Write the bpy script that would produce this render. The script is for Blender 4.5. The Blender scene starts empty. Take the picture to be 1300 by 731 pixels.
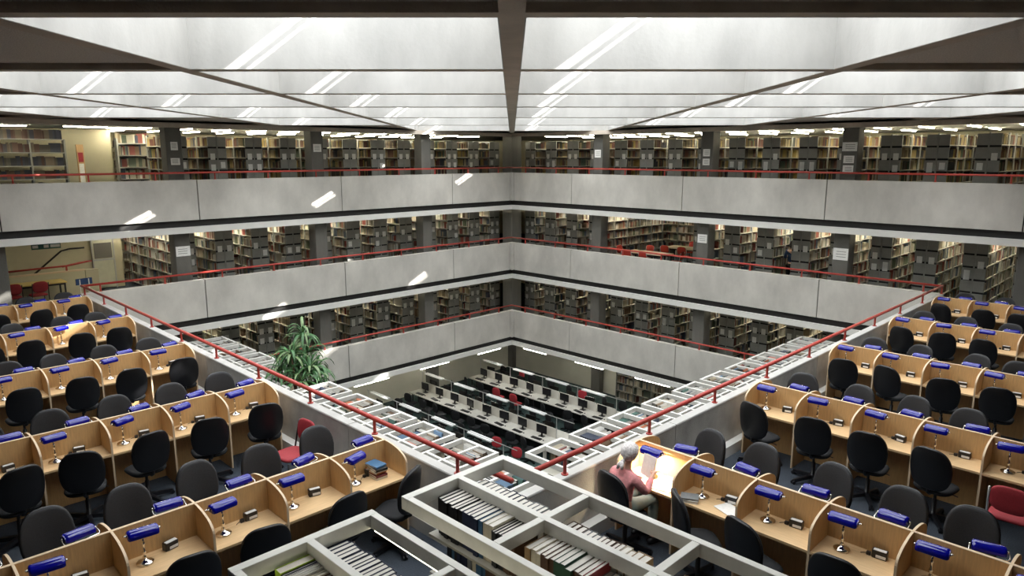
import bpy, bmesh, math, random
import numpy as np
from mathutils import Vector, Matrix

SC = bpy.context.scene
COL = SC.collection
RND = random.Random(7)
PI = math.pi
S2 = math.sqrt(.5)

# ------------------------------------------------------------------ camera
CAM = Vector((-5.06, -5.06, 4.61))
F_PX = 895.0
cam_data = bpy.data.cameras.new('camera')
cam_data.sensor_width = 36.0
cam_data.lens = F_PX / 1300.0 * 36.0
cam_data.clip_end = 200
cam = bpy.data.objects.new('camera', cam_data)
COL.objects.link(cam)
cam.location = CAM
cam.rotation_euler = (PI / 2 - math.atan((365.5 - 198.0) / F_PX), 0, -PI / 4)
SC.camera = cam

# ------------------------------------------------------------------ world, sun, skylight daylight, exposure
world = bpy.data.worlds.new('sky')
SC.world = world
world.use_nodes = True
_nt = world.node_tree
_bg = _nt.nodes['Background']
_sky = _nt.nodes.new('ShaderNodeTexSky')
_sky.sky_type = 'NISHITA'
_sky.sun_disc = False
_sky.sun_elevation = math.radians(34)
_nt.links.new(_sky.outputs[0], _bg.inputs[0])
_bg.inputs[1].default_value = 0.12

def xd(X, D):
    """lateral / depth along the roof grid (which runs diagonally to the walls) -> world x, y"""
    return (CAM.x + S2 * X + S2 * D, CAM.y - S2 * X + S2 * D)

_sd = Vector((S2 * (-1.4 + .85), S2 * (1.4 + .85), -1.0)).normalized()
sun_data = bpy.data.lights.new('sun', 'SUN')
sun_data.energy = 26.0
sun_data.angle = math.radians(0.7)
sun_data.color = (1, .97, .92)
sun = bpy.data.objects.new('sun', sun_data)
COL.objects.link(sun)
sun.location = (0, 0, 12)
sun.rotation_euler = _sd.to_track_quat('-Z', 'Y').to_euler()

GX = 3.7
GD = [1.6, 5.1, 8.3, 11.4, 14.4, 18.3, 22.8, 27.8, 31.6]
OPEN = {1: 1, 2: 2, 3: 3, 4: 3, 5: 2, 6: 1}
ZB = 5.56          # underside of the roof beams
ZT = 6.95          # skylight glass
SKY_W = 135.0
for r, n in OPEN.items():
    for c in range(-n, n):
        ld = bpy.data.lights.new('skylight_daylight', 'AREA')
        ld.shape = 'RECTANGLE'
        ld.size = GX - .4
        ld.size_y = GD[r + 1] - GD[r] - .4
        ld.energy = SKY_W * (GD[r + 1] - GD[r]) / 3.3
        ld.color = (.95, .98, 1.0)
        lo = bpy.data.objects.new('skylight_daylight', ld)
        COL.objects.link(lo)
        x, y = xd((c + .5) * GX, (GD[r] + GD[r + 1]) / 2)
        lo.location = (x, y, ZT - .04)
        lo.rotation_euler = (0, 0, -PI / 4)

SC.view_settings.view_transform = 'Standard'
SC.view_settings.look = 'None'
SC.view_settings.exposure = 0.0
SC.view_settings.gamma = 1.0
SC.view_settings.use_curve_mapping = False
SC.cycles.max_bounces = 8
SC.cycles.diffuse_bounces = 4
SC.cycles.sample_clamp_indirect = 6.0

# ------------------------------------------------------------------ materials
MATS = {}
def mat(name, col, rough=.6, metal=0., noise=None, bump=None, spec=None, emit=None, alpha=None, coat=None, trans=None):
    """noise=(scale, amount, stretch xyz) colour mottling; bump=(scale, strength)"""
    m = bpy.data.materials.new(name)
    m.use_nodes = True
    nt = m.node_tree
    p = nt.nodes['Principled BSDF']
    p.inputs['Base Color'].default_value = (*col, 1)
    p.inputs['Roughness'].default_value = rough
    p.inputs['Metallic'].default_value = metal
    if spec is not None: p.inputs['Specular IOR Level'].default_value = spec
    if coat: p.inputs['Coat Weight'].default_value = coat
    if trans: p.inputs['Transmission Weight'].default_value = trans
    if alpha is not None: p.inputs['Alpha'].default_value = alpha
    if emit:
        p.inputs['Emission Color'].default_value = (*emit[0], 1)
        p.inputs['Emission Strength'].default_value = emit[1]
    tc = nt.nodes.new('ShaderNodeTexCoord')
    if noise:
        mp = nt.nodes.new('ShaderNodeMapping')
        mp.inputs['Scale'].default_value = noise[2] if len(noise) > 2 else (1, 1, 1)
        nt.links.new(tc.outputs['Object'], mp.inputs[0])
        n = nt.nodes.new('ShaderNodeTexNoise')
        n.inputs['Scale'].default_value = noise[0]
        n.inputs['Detail'].default_value = 6
        n.inputs['Roughness'].default_value = .6
        nt.links.new(mp.outputs[0], n.inputs['Vector'])
        rp = nt.nodes.new('ShaderNodeValToRGB')
        a = noise[1]
        rp.color_ramp.elements[0].position = .3
        rp.color_ramp.elements[1].position = .7
        rp.color_ramp.elements[0].color = (*[c * (1 - a) for c in col], 1)
        rp.color_ramp.elements[1].color = (*[min(1, c * (1 + a * .6)) for c in col], 1)
        nt.links.new(n.outputs[0], rp.inputs[0])
        nt.links.new(rp.outputs[0], p.inputs['Base Color'])
    if bump:
        n2 = nt.nodes.new('ShaderNodeTexNoise')
        n2.inputs['Scale'].default_value = bump[0]
        n2.inputs['Detail'].default_value = 4
        nt.links.new(tc.outputs['Object'], n2.inputs['Vector'])
        b = nt.nodes.new('ShaderNodeBump')
        b.inputs['Strength'].default_value = bump[1]
        b.inputs['Distance'].default_value = .02
        nt.links.new(n2.outputs[0], b.inputs['Height'])
        nt.links.new(b.outputs[0], p.inputs['Normal'])
    MATS[name] = m
    return m

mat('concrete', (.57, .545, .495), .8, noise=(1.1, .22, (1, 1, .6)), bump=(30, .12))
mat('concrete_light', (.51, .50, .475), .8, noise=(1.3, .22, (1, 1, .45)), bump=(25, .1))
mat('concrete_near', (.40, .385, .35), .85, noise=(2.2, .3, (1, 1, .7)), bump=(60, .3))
mat('coping', (.56, .55, .52), .7, noise=(3, .12))
mat('concrete_soffit', (.54, .465, .385), .85, noise=(2.0, .22), bump=(60, .3))
mat('aggregate', (.60, .55, .49), .95, noise=(70, .35), bump=(90, .6))
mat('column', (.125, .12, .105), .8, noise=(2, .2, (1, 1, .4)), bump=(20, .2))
mat('black_recess', (.012, .011, .010), .7)
mat('slab_white', (.72, .71, .67), .7, noise=(1.5, .06))
mat('cream_wall', (.60, .55, .38), .8, noise=(1, .08))
mat('pale_wall', (.62, .60, .50), .8, noise=(1, .08))
mat('dark_wall', (.16, .15, .13), .9, noise=(1, .1))
mat('white_ceiling', (.66, .65, .6), .8)
mat('carpet_blue', (.050, .062, .080), 1., noise=(60, .35), bump=(300, .4))
mat('carpet_green', (.03, .055, .05), 1., noise=(40, .3))
mat('red_paint', (.44, .05, .036), .42, noise=(8, .12))
mat('beech', (.60, .375, .165), .5, noise=(5, .17, (9, 9, .8)))
mat('beech_top', (.70, .48, .255), .42, noise=(5, .13, (.8, 9, 9)))
mat('beech_edge', (.72, .55, .36), .5)
mat('black_fabric', (.008, .0085, .010), .75, noise=(90, .25), spec=.35)
mat('charcoal_fabric', (.028, .028, .030), .9, noise=(90, .25))
mat('black_plastic', (.010, .010, .012), .32)
mat('black_shell', (.007, .007, .008), .38, spec=.5)
mat('blue_glass', (.003, .004, .24), .1, coat=.25, spec=.5)
mat('chrome', (.78, .76, .72), .12, 1.0)
mat('silver', (.55, .55, .54), .3, .6)
mat('bright_plate', (.78, .78, .77), .4)
mat('grey_steel', (.27, .268, .24), .6, noise=(3, .15))
mat('shelf_steel', (.40, .38, .32), .5, noise=(3, .12))
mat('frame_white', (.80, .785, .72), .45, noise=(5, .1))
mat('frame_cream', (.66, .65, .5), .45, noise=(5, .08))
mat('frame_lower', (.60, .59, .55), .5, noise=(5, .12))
mat('tube_soft', (1, 1, 1), .4, emit=((1.0, .93, .70), 7.0))
mat('dark_slot', (.012, .012, .012), .9)
mat('paper', (.78, .77, .73), .8, noise=(25, .1))
mat('page_edge', (.74, .68, .58), .9, noise=(40, .2, (1, 30, 1)))
mat('page_white', (.80, .765, .69), .9, noise=(40, .1, (1, 30, 1)))
mat('red_fabric', (.33, .022, .030), .7, noise=(60, .2))
mat('bright_red', (.55, .05, .03), .6)
mat('yellow_top', (.66, .50, .16), .5)
mat('table_top', (.75, .62, .44), .4)
mat('monitor_black', (.006, .006, .007), .2)
mat('desk_grey', (.50, .485, .43), .5, noise=(4, .08))
mat('partition', (.60, .57, .50), .8)
mat('louvre_white', (.78, .79, .78), .4)
mat('leaf', (.055, .16, .05), .4, noise=(7, .45))
mat('leaf_pale', (.17, .26, .11), .4, noise=(7, .35))
mat('bark', (.16, .11, .07), .9, noise=(20, .3))
mat('terracotta', (.35, .14, .07), .8)
mat('skin', (.60, .36, .26), .55)
mat('pink_jacket', (.78, .31, .31), .8, noise=(14, .3), bump=(25, .5))
mat('green_trousers', (.36, .43, .36), .85, noise=(12, .15))
mat('scarf', (.80, .72, .70), .8, noise=(45, .55), bump=(20, .5))
mat('blue_cloth', (.03, .06, .14), .85)
mat('hair_dark', (.012, .010, .009), .6)
mat('sign_blue', (.03, .06, .22), .5)
mat('sign_green', (.02, .10, .08), .5)
mat('tube', (1, 1, 1), .4, emit=((1.0, .92, .70), 85.0))
mat('tube_cool', (1, 1, 1), .4, emit=((1.0, .96, .84), 48.0))
mat('lamp_bulb', (1, 1, 1), .4, emit=((1.0, .85, .6), 30.0))

def frosted():
    m = bpy.data.materials.new('frosted_glass'); m.use_nodes = True
    nt = m.node_tree; nt.nodes.clear()
    o = nt.nodes.new('ShaderNodeOutputMaterial'); t = nt.nodes.new('ShaderNodeBsdfTranslucent')
    d = nt.nodes.new('ShaderNodeBsdfDiffuse'); mx = nt.nodes.new('ShaderNodeMixShader')
    t.inputs[0].default_value = (.8, .82, .84, 1); d.inputs[0].default_value = (.8, .82, .84, 1)
    nt.links.new(t.outputs[0], mx.inputs[1]); nt.links.new(d.outputs[0], mx.inputs[2]); nt.links.new(mx.outputs[0], o.inputs[0])
    MATS['frosted_glass'] = m
    m = bpy.data.materials.new('clear_glass'); m.use_nodes = True
    nt = m.node_tree; nt.nodes.clear()
    o = nt.nodes.new('ShaderNodeOutputMaterial'); t = nt.nodes.new('ShaderNodeBsdfTransparent')
    g = nt.nodes.new('ShaderNodeBsdfGlossy'); g.inputs['Roughness'].default_value = .05
    mx = nt.nodes.new('ShaderNodeMixShader'); mx.inputs[0].default_value = .08
    nt.links.new(t.outputs[0], mx.inputs[1]); nt.links.new(g.outputs[0], mx.inputs[2]); nt.links.new(mx.outputs[0], o.inputs[0])
    MATS['clear_glass'] = m
frosted()

def books_material():
    m = bpy.data.materials.new('book_colours'); m.use_nodes = True
    nt = m.node_tree; p = nt.nodes['Principled BSDF']
    at = nt.nodes.new('ShaderNodeAttribute'); at.attribute_name = 'bookcol'
    nt.links.new(at.outputs['Color'], p.inputs['Base Color'])
    p.inputs['Roughness'].default_value = .7
    MATS['books'] = m
books_material()

COVER = {'navy': (.012, .018, .05), 'black': (.010, .010, .011), 'blue': (.05, .14, .26), 'cream': (.60, .54, .42),
         'brown': (.10, .05, .025), 'red': (.26, .02, .025), 'green': (.03, .09, .05), 'lime': (.42, .60, .04),
         'grey': (.22, .23, .23), 'white': (.68, .67, .62), 'tan': (.38, .25, .12), 'maroon': (.13, .02, .025), 'teal': (.04, .20, .24), 'orange': (.55, .17, .03)}
for k, v in COVER.items():
    mat('cover_' + k, v, .5, noise=(30, .15))

# ------------------------------------------------------------------ mesh helpers
class MB:
    def __init__(self):
        self.v = []; self.f = []; self.sm = False
    def box(self, x0, y0, z0, x1, y1, z1):
        n = len(self.v)
        self.v += [(x0, y0, z0), (x1, y0, z0), (x1, y1, z0), (x0, y1, z0), (x0, y0, z1), (x1, y0, z1), (x1, y1, z1), (x0, y1, z1)]
        self.f += [(n, n + 3, n + 2, n + 1), (n + 4, n + 5, n + 6, n + 7), (n, n + 1, n + 5, n + 4), (n + 1, n + 2, n + 6, n + 5), (n + 2, n + 3, n + 7, n + 6), (n + 3, n, n + 4, n + 7)]
        return self
    def bbox(self, x0, y0, z0, x1, y1, z1, b):
        """box with chamfered vertical and top edges"""
        n = len(self.v)
        def ring(i, z):
            return [(x0 + i, y0 + b, z), (x0 + b, y0 + i, z), (x1 - b, y0 + i, z), (x1 - i, y0 + b, z), (x1 - i, y1 - b, z), (x1 - b, y1 - i, z), (x0 + b, y1 - i, z), (x0 + i, y1 - b, z)]
        rings = [ring(b * .6, z0), ring(0, z0 + b), ring(0, z1 - b), ring(b * .6, z1)]
        for r in rings: self.v += r
        for k in range(3):
            for j in range(8):
                a = n + k * 8 + j; c = n + k * 8 + (j + 1) % 8
                self.f.append((a, c, c + 8, a + 8))
        self.f.append(tuple(n + j for j in reversed(range(8)))); self.f.append(tuple(n + 24 + j for j in range(8)))
        return self
    def tube(self, pts, r, n=8, closed=False, taper=None):
        pts = [Vector(p) for p in pts]; base = len(self.v); m = len(pts); up = Vector((0, 0, 1)); prev = None
        for i, p in enumerate(pts):
            if closed: d = pts[(i + 1) % m] - pts[i - 1]
            else: d = pts[min(i + 1, m - 1)] - pts[max(i - 1, 0)]
            d.normalize()
            if prev is None:
                a = d.cross(up if abs(d.z) < .95 else Vector((1, 0, 0))).normalized()
            else:
                a = (prev - d * prev.dot(d)).normalized()
            prev = a; b = d.cross(a)
            rr = r[i] if isinstance(r, (list, tuple)) else r
            for k in range(n):
                t = 2 * PI * k / n
                self.v.append(tuple(p + a * (rr * math.cos(t)) + b * (rr * math.sin(t))))
        for i in range(m if closed else m - 1):
            for k in range(n):
                q = base + i * n; q2 = base + ((i + 1) % m) * n; k2 = (k + 1) % n
                self.f.append((q + k, q + k2, q2 + k2, q2 + k))
        if not closed:
            self.f.append(tuple(base + k for k in reversed(range(n)))); self.f.append(tuple(base + (m - 1) * n + k for k in range(n)))
        return self
    def lathe(self, prof, n=16, c=(0, 0, 0)):
        base = len(self.v)
        for r, z in prof:
            for k in range(n):
                t = 2 * PI * k / n
                self.v.append((c[0] + r * math.cos(t), c[1] + r * math.sin(t), c[2] + z))
        for i in range(len(prof) - 1):
            for k in range(n):
                a = base + i * n + k; b = base + i * n + (k + 1) % n
                self.f.append((a, b, b + n, a + n))
        self.f.append(tuple(base + k for k in reversed(range(n)))); self.f.append(tuple(base + (len(prof) - 1) * n + k for k in range(n)))
        return self
    def prism(self, poly, fn0, fn1):
        """polygon extruded between two placing functions"""
        n = len(self.v); m = len(poly)
        self.v += [fn0(*p) for p in poly] + [fn1(*p) for p in poly]
        for k in range(m):
            j = (k + 1) % m
            self.f.append((n + k, n + j, n + m + j, n + m + k))
        self.f.append(tuple(n + k for k in reversed(range(m)))); self.f.append(tuple(n + m + k for k in range(m)))
        return self
    def pad(self, outline, t, place, inset=.03):
        """soft cushion: outline (u,v) around the origin, thickness t, place(u,v,w) -> xyz"""
        n = len(self.v); m = len(outline)
        cu = sum(p[0] for p in outline) / m; cv = sum(p[1] for p in outline) / m
        ext = max(abs(p[0] - cu) for p in outline)
        def ring(s, w):
            return [place(cu + (u - cu) * s, cv + (v - cv) * s, w) for u, v in outline]
        s1 = 1 - inset / ext
        rings = [ring(s1 * .5, -t / 2), ring(s1, -t / 2 * .95), ring(1 - inset * .3 / ext, -t * .3), ring(1, 0), ring(1 - inset * .3 / ext, t * .3), ring(s1, t / 2 * .95), ring(s1 * .5, t / 2)]
        for r in rings: self.v += r
        for k in range(len(rings) - 1):
            for j in range(m):
                a = n + k * m + j; b = n + k * m + (j + 1) % m
                self.f.append((a, b, b + m, a + m))
        self.f.append(tuple(n + j for j in reversed(range(m)))); e = n + (len(rings) - 1) * m
        self.f.append(tuple(e + j for j in range(m)))
        return self
    def quad(self, a, b, c, d):
        n = len(self.v); self.v += [a, b, c, d]; self.f.append((n, n + 1, n + 2, n + 3)); return self
    def mesh(self, name, m, smooth=False):
        me = bpy.data.meshes.new(name)
        me.from_pydata([tuple(p) for p in self.v], [], self.f)
        me.materials.append(MATS[m])
        if smooth:
            me.polygons.foreach_set('use_smooth', [True] * len(me.polygons))
        me.update()
        return me

def superellipse(w, h, p, n=24, cx=0, cy=0):
    o = []
    for k in range(n):
        t = 2 * PI * k / n
        c, s = math.cos(t), math.sin(t)
        o.append((cx + w * math.copysign(abs(c) ** (2 / p), c), cy + h * math.copysign(abs(s) ** (2 / p), s)))
    return o

CACHE = {}
def cached(key, fn):
    if key not in CACHE: CACHE[key] = fn()
    return CACHE[key]

def tag(o, label=None, cat=None, group=None, kind=None):
    if label: o['label'] = label
    if cat: o['category'] = cat
    if group: o['group'] = group
    if kind: o['kind'] = kind
    return o
def ob(name, me, parent=None, loc=(0, 0, 0), rz=0, rot=None, **k):
    o = bpy.data.objects.new(name, me)
    COL.objects.link(o)
    o.location = loc
    if rot: o.rotation_euler = rot
    elif rz: o.rotation_euler = (0, 0, rz)
    if parent: o.parent = parent
    return tag(o, **k)
def thing(name, loc, rz=0, **k):
    o = ob(name, None, None, loc, rz, **k)
    o.empty_display_size = .1
    return o
def boxmesh(key, m, *b, bev=0):
    return cached((key, m, b, bev), lambda: (MB().bbox(*b, bev) if bev else MB().box(*b)).mesh(key, m))
def struct(name, mb, m, label, cat='wall', parent=None):
    return ob(name, mb.mesh(name, m), parent, label=label, cat=None if parent else cat, kind=None if parent else 'structure')

ORD = ['first', 'second', 'third', 'fourth', 'fifth', 'sixth', 'seventh', 'eighth', 'ninth', 'tenth', 'eleventh', 'twelfth', 'thirteenth', 'fourteenth', 'fifteenth', 'sixteenth', 'seventeenth', 'eighteenth', 'nineteenth', 'twentieth'] + ['twenty-' + w for w in ('first', 'second', 'third', 'fourth', 'fifth', 'sixth', 'seventh', 'eighth', 'ninth')]

_f = Vector((S2 * math.cos(-cam.rotation_euler.x + PI / 2), S2 * math.cos(-cam.rotation_euler.x + PI / 2), -math.sin(PI / 2 - cam.rotation_euler.x)))
_pitch = math.atan((365.5 - 198.0) / F_PX)
_F = Vector((S2 * math.cos(_pitch), S2 * math.cos(_pitch), -math.sin(_pitch)))
_R = Vector((S2, -S2, 0)); _U = _R.cross(_F)
def pix(a, b, z):
    d = Vector((a, b, z)) - CAM; q = d.dot(_F)
    if q < .2: return (-9999, -9999)
    return (650 + F_PX * d.dot(_R) / q, 365.5 - F_PX * d.dot(_U) / q)
def inview(a, b, z, mx=60, my=60):
    x, y = pix(a, b, z)
    return -mx < x < 1300 + mx and -my < y < 731 + my

# ------------------------------------------------------------------ levels
S = 16.69                              # side of the square well
FL = {'U': 3.02, 'D': 0.0, 'L': -3.05, 'B': -6.1}
TOP = {'U': 3.91, 'D': .88, 'L': -2.17}
FAR = 25.5                             # outer walls
NEAR = -17.0
LV = 3.75                              # edge of the lower floor round the small well

def floors():
    k = MB()
    # reading floor: two wings in front, galleries behind
    k.box(NEAR, NEAR, -.5, .05, FAR, 0).box(.05, NEAR, -.5, FAR, .05, 0).box(S + .2, .05, -.5, FAR, FAR, 0).box(.05, S + .2, -.5, S + .2, FAR, 0)
    struct('floor', k, 'carpet_blue', 'dark blue grey carpet of the reading floor under the carrels', 'floor')
    k = MB()
    k.box(NEAR, S + .2, 2.55, FAR, FAR, 3.02).box(S + .2, NEAR, 2.55, FAR, S + .2, 3.02)
    struct('floor', k, 'carpet_green', 'top gallery floor behind the upper parapets', 'floor')
    k = MB()
    k.box(NEAR, NEAR, -3.5, LV, FAR, -3.05).box(LV, NEAR, -3.5, FAR, LV, -3.05).box(S + .2, LV, -3.5, FAR, FAR, -3.05).box(LV, S + .2, -3.5, S + .2, FAR, -3.05)
    struct('floor', k, 'carpet_green', 'lower book floor round the small well', 'floor')
    struct('floor', MB().box(NEAR, NEAR, -6.3, FAR, FAR, -6.1), 'carpet_green', 'dark teal carpet of the computer room', 'floor')
    # plastered soffits under each gallery
    for nm, z, (p, q) in (('U', 2.34, (0, 0)), ('D', -.70, (0, 0)), ('L', -3.77, (0, 0))):
        k = MB()
        e = S + .21
        if nm == 'L':
            k.box(NEAR, NEAR, z, LV, FAR, z + .2).box(LV, NEAR, z, FAR, LV, z + .2)
            k.box(e, LV, z, FAR, FAR, z + .2).box(LV, e, z, e, FAR, z + .2)
        else:
            x0 = NEAR
            k.box(x0, e, z, FAR, FAR, z + .2).box(e, NEAR, z, FAR, e, z + .2)
            if nm == 'D': k.box(NEAR, NEAR, z, -.2, e, z + .2).box(-.2, NEAR, z, e, -.2, z + .2)
        struct('ceiling', k, 'white_ceiling', {'U': 'plain white soffit under the top gallery', 'D': 'plain white soffit under the reading floor', 'L': 'plain white soffit over the computer room'}[nm], 'ceiling')
    # outer walls
    w = .2
    struct('wall_far_left', MB().box(NEAR, 22.6, -6.1, 2.6, 22.8, 7.2), 'cream_wall', 'cream plastered wall behind the staircase')
    struct('wall_outer_left', MB().box(2.6, FAR, -6.1, FAR, FAR + w, 7.2), 'cream_wall', 'cream wall beyond the ends of the bookstacks, staircase gallery')
    struct('wall_return', MB().box(2.6, 22.6, -6.1, 2.8, FAR, 7.2), 'cream_wall', 'short cream return wall beside the bookstacks')
    struct('wall_outer_right', MB().box(FAR, NEAR, -6.1, FAR + w, FAR + w, 7.2), 'cream_wall', 'cream wall beyond the ends of the bookstacks, study-table gallery')
    struct('wall_behind_left', MB().box(NEAR - w, NEAR - w, -6.1, NEAR, FAR, 7.2), 'dark_wall', 'side wall of the carrel wing by the staircase')
    struct('wall_behind_right', MB().box(NEAR, NEAR - w, -6.1, FAR, NEAR, 7.2), 'dark_wall', 'side wall of the carrel wing with the reader')
    k = MB().box(19.9, 9.0, -6.1, 20.0, 19.9, -3.77)
    struct('wall_basement_right', k, 'pale_wall', 'pale wall behind the far computer row')
    k = MB().box(2, 19.9, -6.1, 20.0, 20.0, -3.77)
    struct('wall_basement_left', k, 'pale_wall', 'pale wall at the ends of the computer rows')
floors()

JO = [16.56, 13.33, 8.28, 3.35, -1.6, -6.5, -11.4, -17.0]
def parapets():
    n = 0
    for lv in 'UDL':
        zt, zb = TOP[lv], TOP[lv] - 1.19
        for side in ('left', 'right'):
            lo = {'U': -17.0, 'D': 0.0, 'L': LV}[lv]
            nm = {'U': 'top', 'D': 'reading floor', 'L': 'lower floor'}[lv]
            gal = 'staircase gallery' if side == 'left' else 'study-table gallery'
            root = thing('wall_%s_%s' % (side, {'U': 'upper', 'D': 'middle', 'L': 'lower'}[lv]), (0, 0, zb), label='grey concrete parapet of the %s %s' % (nm, gal), cat='parapet', kind='structure')
            cuts = [c for c in JO if c > lo] + [lo]
            for h, l in zip(cuts[:-1], cuts[1:]):
                g = .016
                if side == 'left': b = (l + g, S, 0, h - g, S + .2, 1.19)
                else: b = (S, l + g, 0, S + .2, h - g, 1.19)
                ob('concrete_panel', boxmesh('concrete_panel', 'concrete', *b), root)
            if side == 'left':
                ob('corner_panel', boxmesh('corner_panel', 'concrete', 16.575, 16.575, 0, S + .2, S + .2, 1.19), root)
            b = (lo, S + .06, .01, S, S + .19, 1.17) if side == 'left' else (S + .06, lo, .01, S + .19, S, 1.17)
            ob('joint_backing', boxmesh('joint_backing', 'black_recess', *b), root)
            n += 1
            b = (lo, S + .1, zb - .2, S + .1, S + .3, zb) if side == 'left' else (S + .1, lo, zb - .2, S + .3, S + .1, zb)
            struct('trim_%d' % n, MB().box(*b), 'black_recess', 'black shadow gap under the %s %s parapet' % (nm, gal), 'trim')
            n += 1
            b = (lo, S, zb - .385, S + .02, S + .21, zb - .2) if side == 'left' else (S, lo, zb - .385, S + .21, S, zb - .2)
            struct('trim_%d' % n, MB().box(*b), 'slab_white', 'white slab edge below the %s %s' % (nm, gal), 'trim')
    # near parapets of the reading floor
    cuts = [0.0, 3.26, 8.2, 13.1, S]
    for side in ('left', 'right'):
        root = thing('wall_near_%s' % side, (0, 0, -.7), label='rough concrete parapet beside the carrels, %s' % ('staircase wing' if side == 'left' else 'reader\'s wing'), cat='parapet', kind='structure')
        for l, h in zip(cuts[:-1], cuts[1:]):
            if l == 0: l = -.02
            b = (-.02, l + .008, 0, .11, h - .008, 1.54) if side == 'left' else (l + .14 if l < 0 else l + .008, -.02, 0, h - .008, .11, 1.54)
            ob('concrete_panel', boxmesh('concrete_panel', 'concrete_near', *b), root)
            b = (-.025, l + .004, 1.54, .12, h - .004, 1.58) if side == 'left' else (l + .15 if l < 0 else l + .004, -.025, 1.54, h - .004, .12, 1.58)
            ob('coping', boxmesh('coping', 'coping', *b, bev=.012), root)
        b = (-.15, .3, 0, -.02, S, .17) if side == 'left' else (.3, -.15, 0, S, -.02, .17)
        struct('baseboard_near_%s' % side, MB().box(*b), 'slab_white', 'white cable trunking along the foot of the parapet, %s' % ('staircase wing' if side == 'left' else 'reader\'s wing'), 'trunking')
    # edge of lower floor round the small well
    for side in ('left', 'right'):
        b = (LV - .1, LV, -3.77, LV, S, -2.95) if side == 'left' else (LV, LV - .1, -3.77, S, LV, -2.95)
        n += 1
        struct('trim_%d' % n, MB().box(*b), 'slab_white', 'white kerb at the edge of the lower book floor, %s' % ('staircase wing' if side == 'left' else 'reader\'s wing'), 'trim')
parapets()

def columns():
    k = 0
    pos = [(17.25, 17.25)] + [(c, 17.25) for c in (12.3, 7.6, 2.9, -1.75)] + [(17.25, c) for c in (12.3, 7.6, 2.9, -1.75)]
    nm = ['at the inner corner of the galleries'] + ['%s from the corner, staircase gallery' % o for o in ORD[:4]] + ['%s from the corner, study-table gallery' % o for o in ORD[:4]]
    for (a, b), t in zip(pos, nm):
        w = .23 if a != b else .3
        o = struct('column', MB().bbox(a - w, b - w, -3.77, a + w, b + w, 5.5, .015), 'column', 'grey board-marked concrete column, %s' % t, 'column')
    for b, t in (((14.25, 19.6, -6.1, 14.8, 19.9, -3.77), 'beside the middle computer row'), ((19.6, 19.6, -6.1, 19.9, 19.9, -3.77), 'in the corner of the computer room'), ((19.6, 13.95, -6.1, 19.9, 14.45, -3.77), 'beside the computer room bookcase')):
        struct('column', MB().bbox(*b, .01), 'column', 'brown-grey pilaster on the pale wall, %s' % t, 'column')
columns()

# ------------------------------------------------------------------ roof
def roof():
    root = thing('ceiling', (0, 0, ZB), label='deep concrete roof grid with bright skylight wells', cat='ceiling', kind='structure')
    hw = .09
    def slab(x0, x1, d0, d1, z0, z1, name, m, par=root):
        mb = MB()
        c = [xd(x0, d0), xd(x1, d0), xd(x1, d1), xd(x0, d1)]
        mb.prism(c, lambda x, y: (x, y, z0), lambda x, y: (x, y, z1))
        return ob(name, mb.mesh(name, m), par)
    NX = 6
    for c in range(-NX, NX + 1):
        slab(c * GX - hw, c * GX + hw, -20, GD[-1] + 4, 0, .16, 'roof_beam', 'concrete_soffit')
    for d in GD:
        for c in range(-NX, NX):
            slab(c * GX + hw, (c + 1) * GX - hw, d - hw, d + hw, 0, .16, 'roof_beam', 'concrete_soffit')
    rows = [(-20, GD[0])] + [(GD[i], GD[i + 1]) for i in range(len(GD) - 1)] + [(GD[-1], GD[-1] + 4)]
    for i, (d0, d1) in enumerate(rows):
        r = i - 1
        for c in range(-NX, NX):
            x0, x1 = c * GX, (c + 1) * GX
            cc = c + 1 if c >= 0 else -c
            if r in OPEN and cc <= OPEN[r]:
                w = thing('skylight_well', (0, 0, 0)); w.parent = root
                h = ZT - ZB
                for nm, b in (('back_wall', (x0 + hw, x1 - hw, d1 - hw - .012, d1 - .02)), ('front_wall', (x0 + hw, x1 - hw, d0 + .02, d0 + hw + .012)), ('side_wall', (x0 + .02, x0 + hw + .012, d0 + hw + .012, d1 - hw - .012)), ('side_wall', (x1 - hw - .012, x1 - .02, d0 + hw + .012, d1 - hw - .012))):
                    slab(*b, .004, h, nm, 'concrete_light', w)
                xm = (x0 + x1) / 2 + .75
                e1, e2 = d1 - 2.2, d1 - .35
                slab(x0, xm - .17, d0, d1, h, h + .04, 'skylight_pane', 'frosted_glass', w)
                slab(xm + .17, x1, d0, d1, h, h + .04, 'skylight_pane', 'frosted_glass', w)
                slab(xm - .17, xm + .17, d0, e1, h, h + .04, 'skylight_pane', 'frosted_glass', w)
                slab(xm - .17, xm + .17, e2, d1, h, h + .04, 'skylight_pane', 'frosted_glass', w)
                slab(xm - .17, xm + .17, e1, e2, h + .03, h + .04, 'clear_pane', 'clear_glass', w)
                slab(xm + .04, xm + .07, e1, e2, h, h + .06, 'glazing_bar', 'silver', w)
            else:
                slab(x0 + hw, x1 - hw, d0 + hw, d1 - hw, .07, .3, 'soffit_panel', 'aggregate')
    # gallery ceilings
    k = MB().box(NEAR, S + .1, 5.5, FAR, FAR, 5.55).box(S + .1, NEAR, 5.5, FAR, S + .1, 5.55)
    struct('ceiling', k, 'white_ceiling', 'flat pale ceiling over the top gallery bookstacks', 'ceiling')
    for j, b in enumerate(((NEAR, S - .02, 5.42, S + .14, S + .14, 5.56), (S - .02, NEAR, 5.42, S + .14, S - .02, 5.56))):
        struct('trim_%d' % (40 + j), MB().box(*b), 'concrete_soffit', 'dark edge beam between roof grid and top gallery, %s side' % ('staircase' if j == 0 else 'study-table'), 'trim')
roof()

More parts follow.
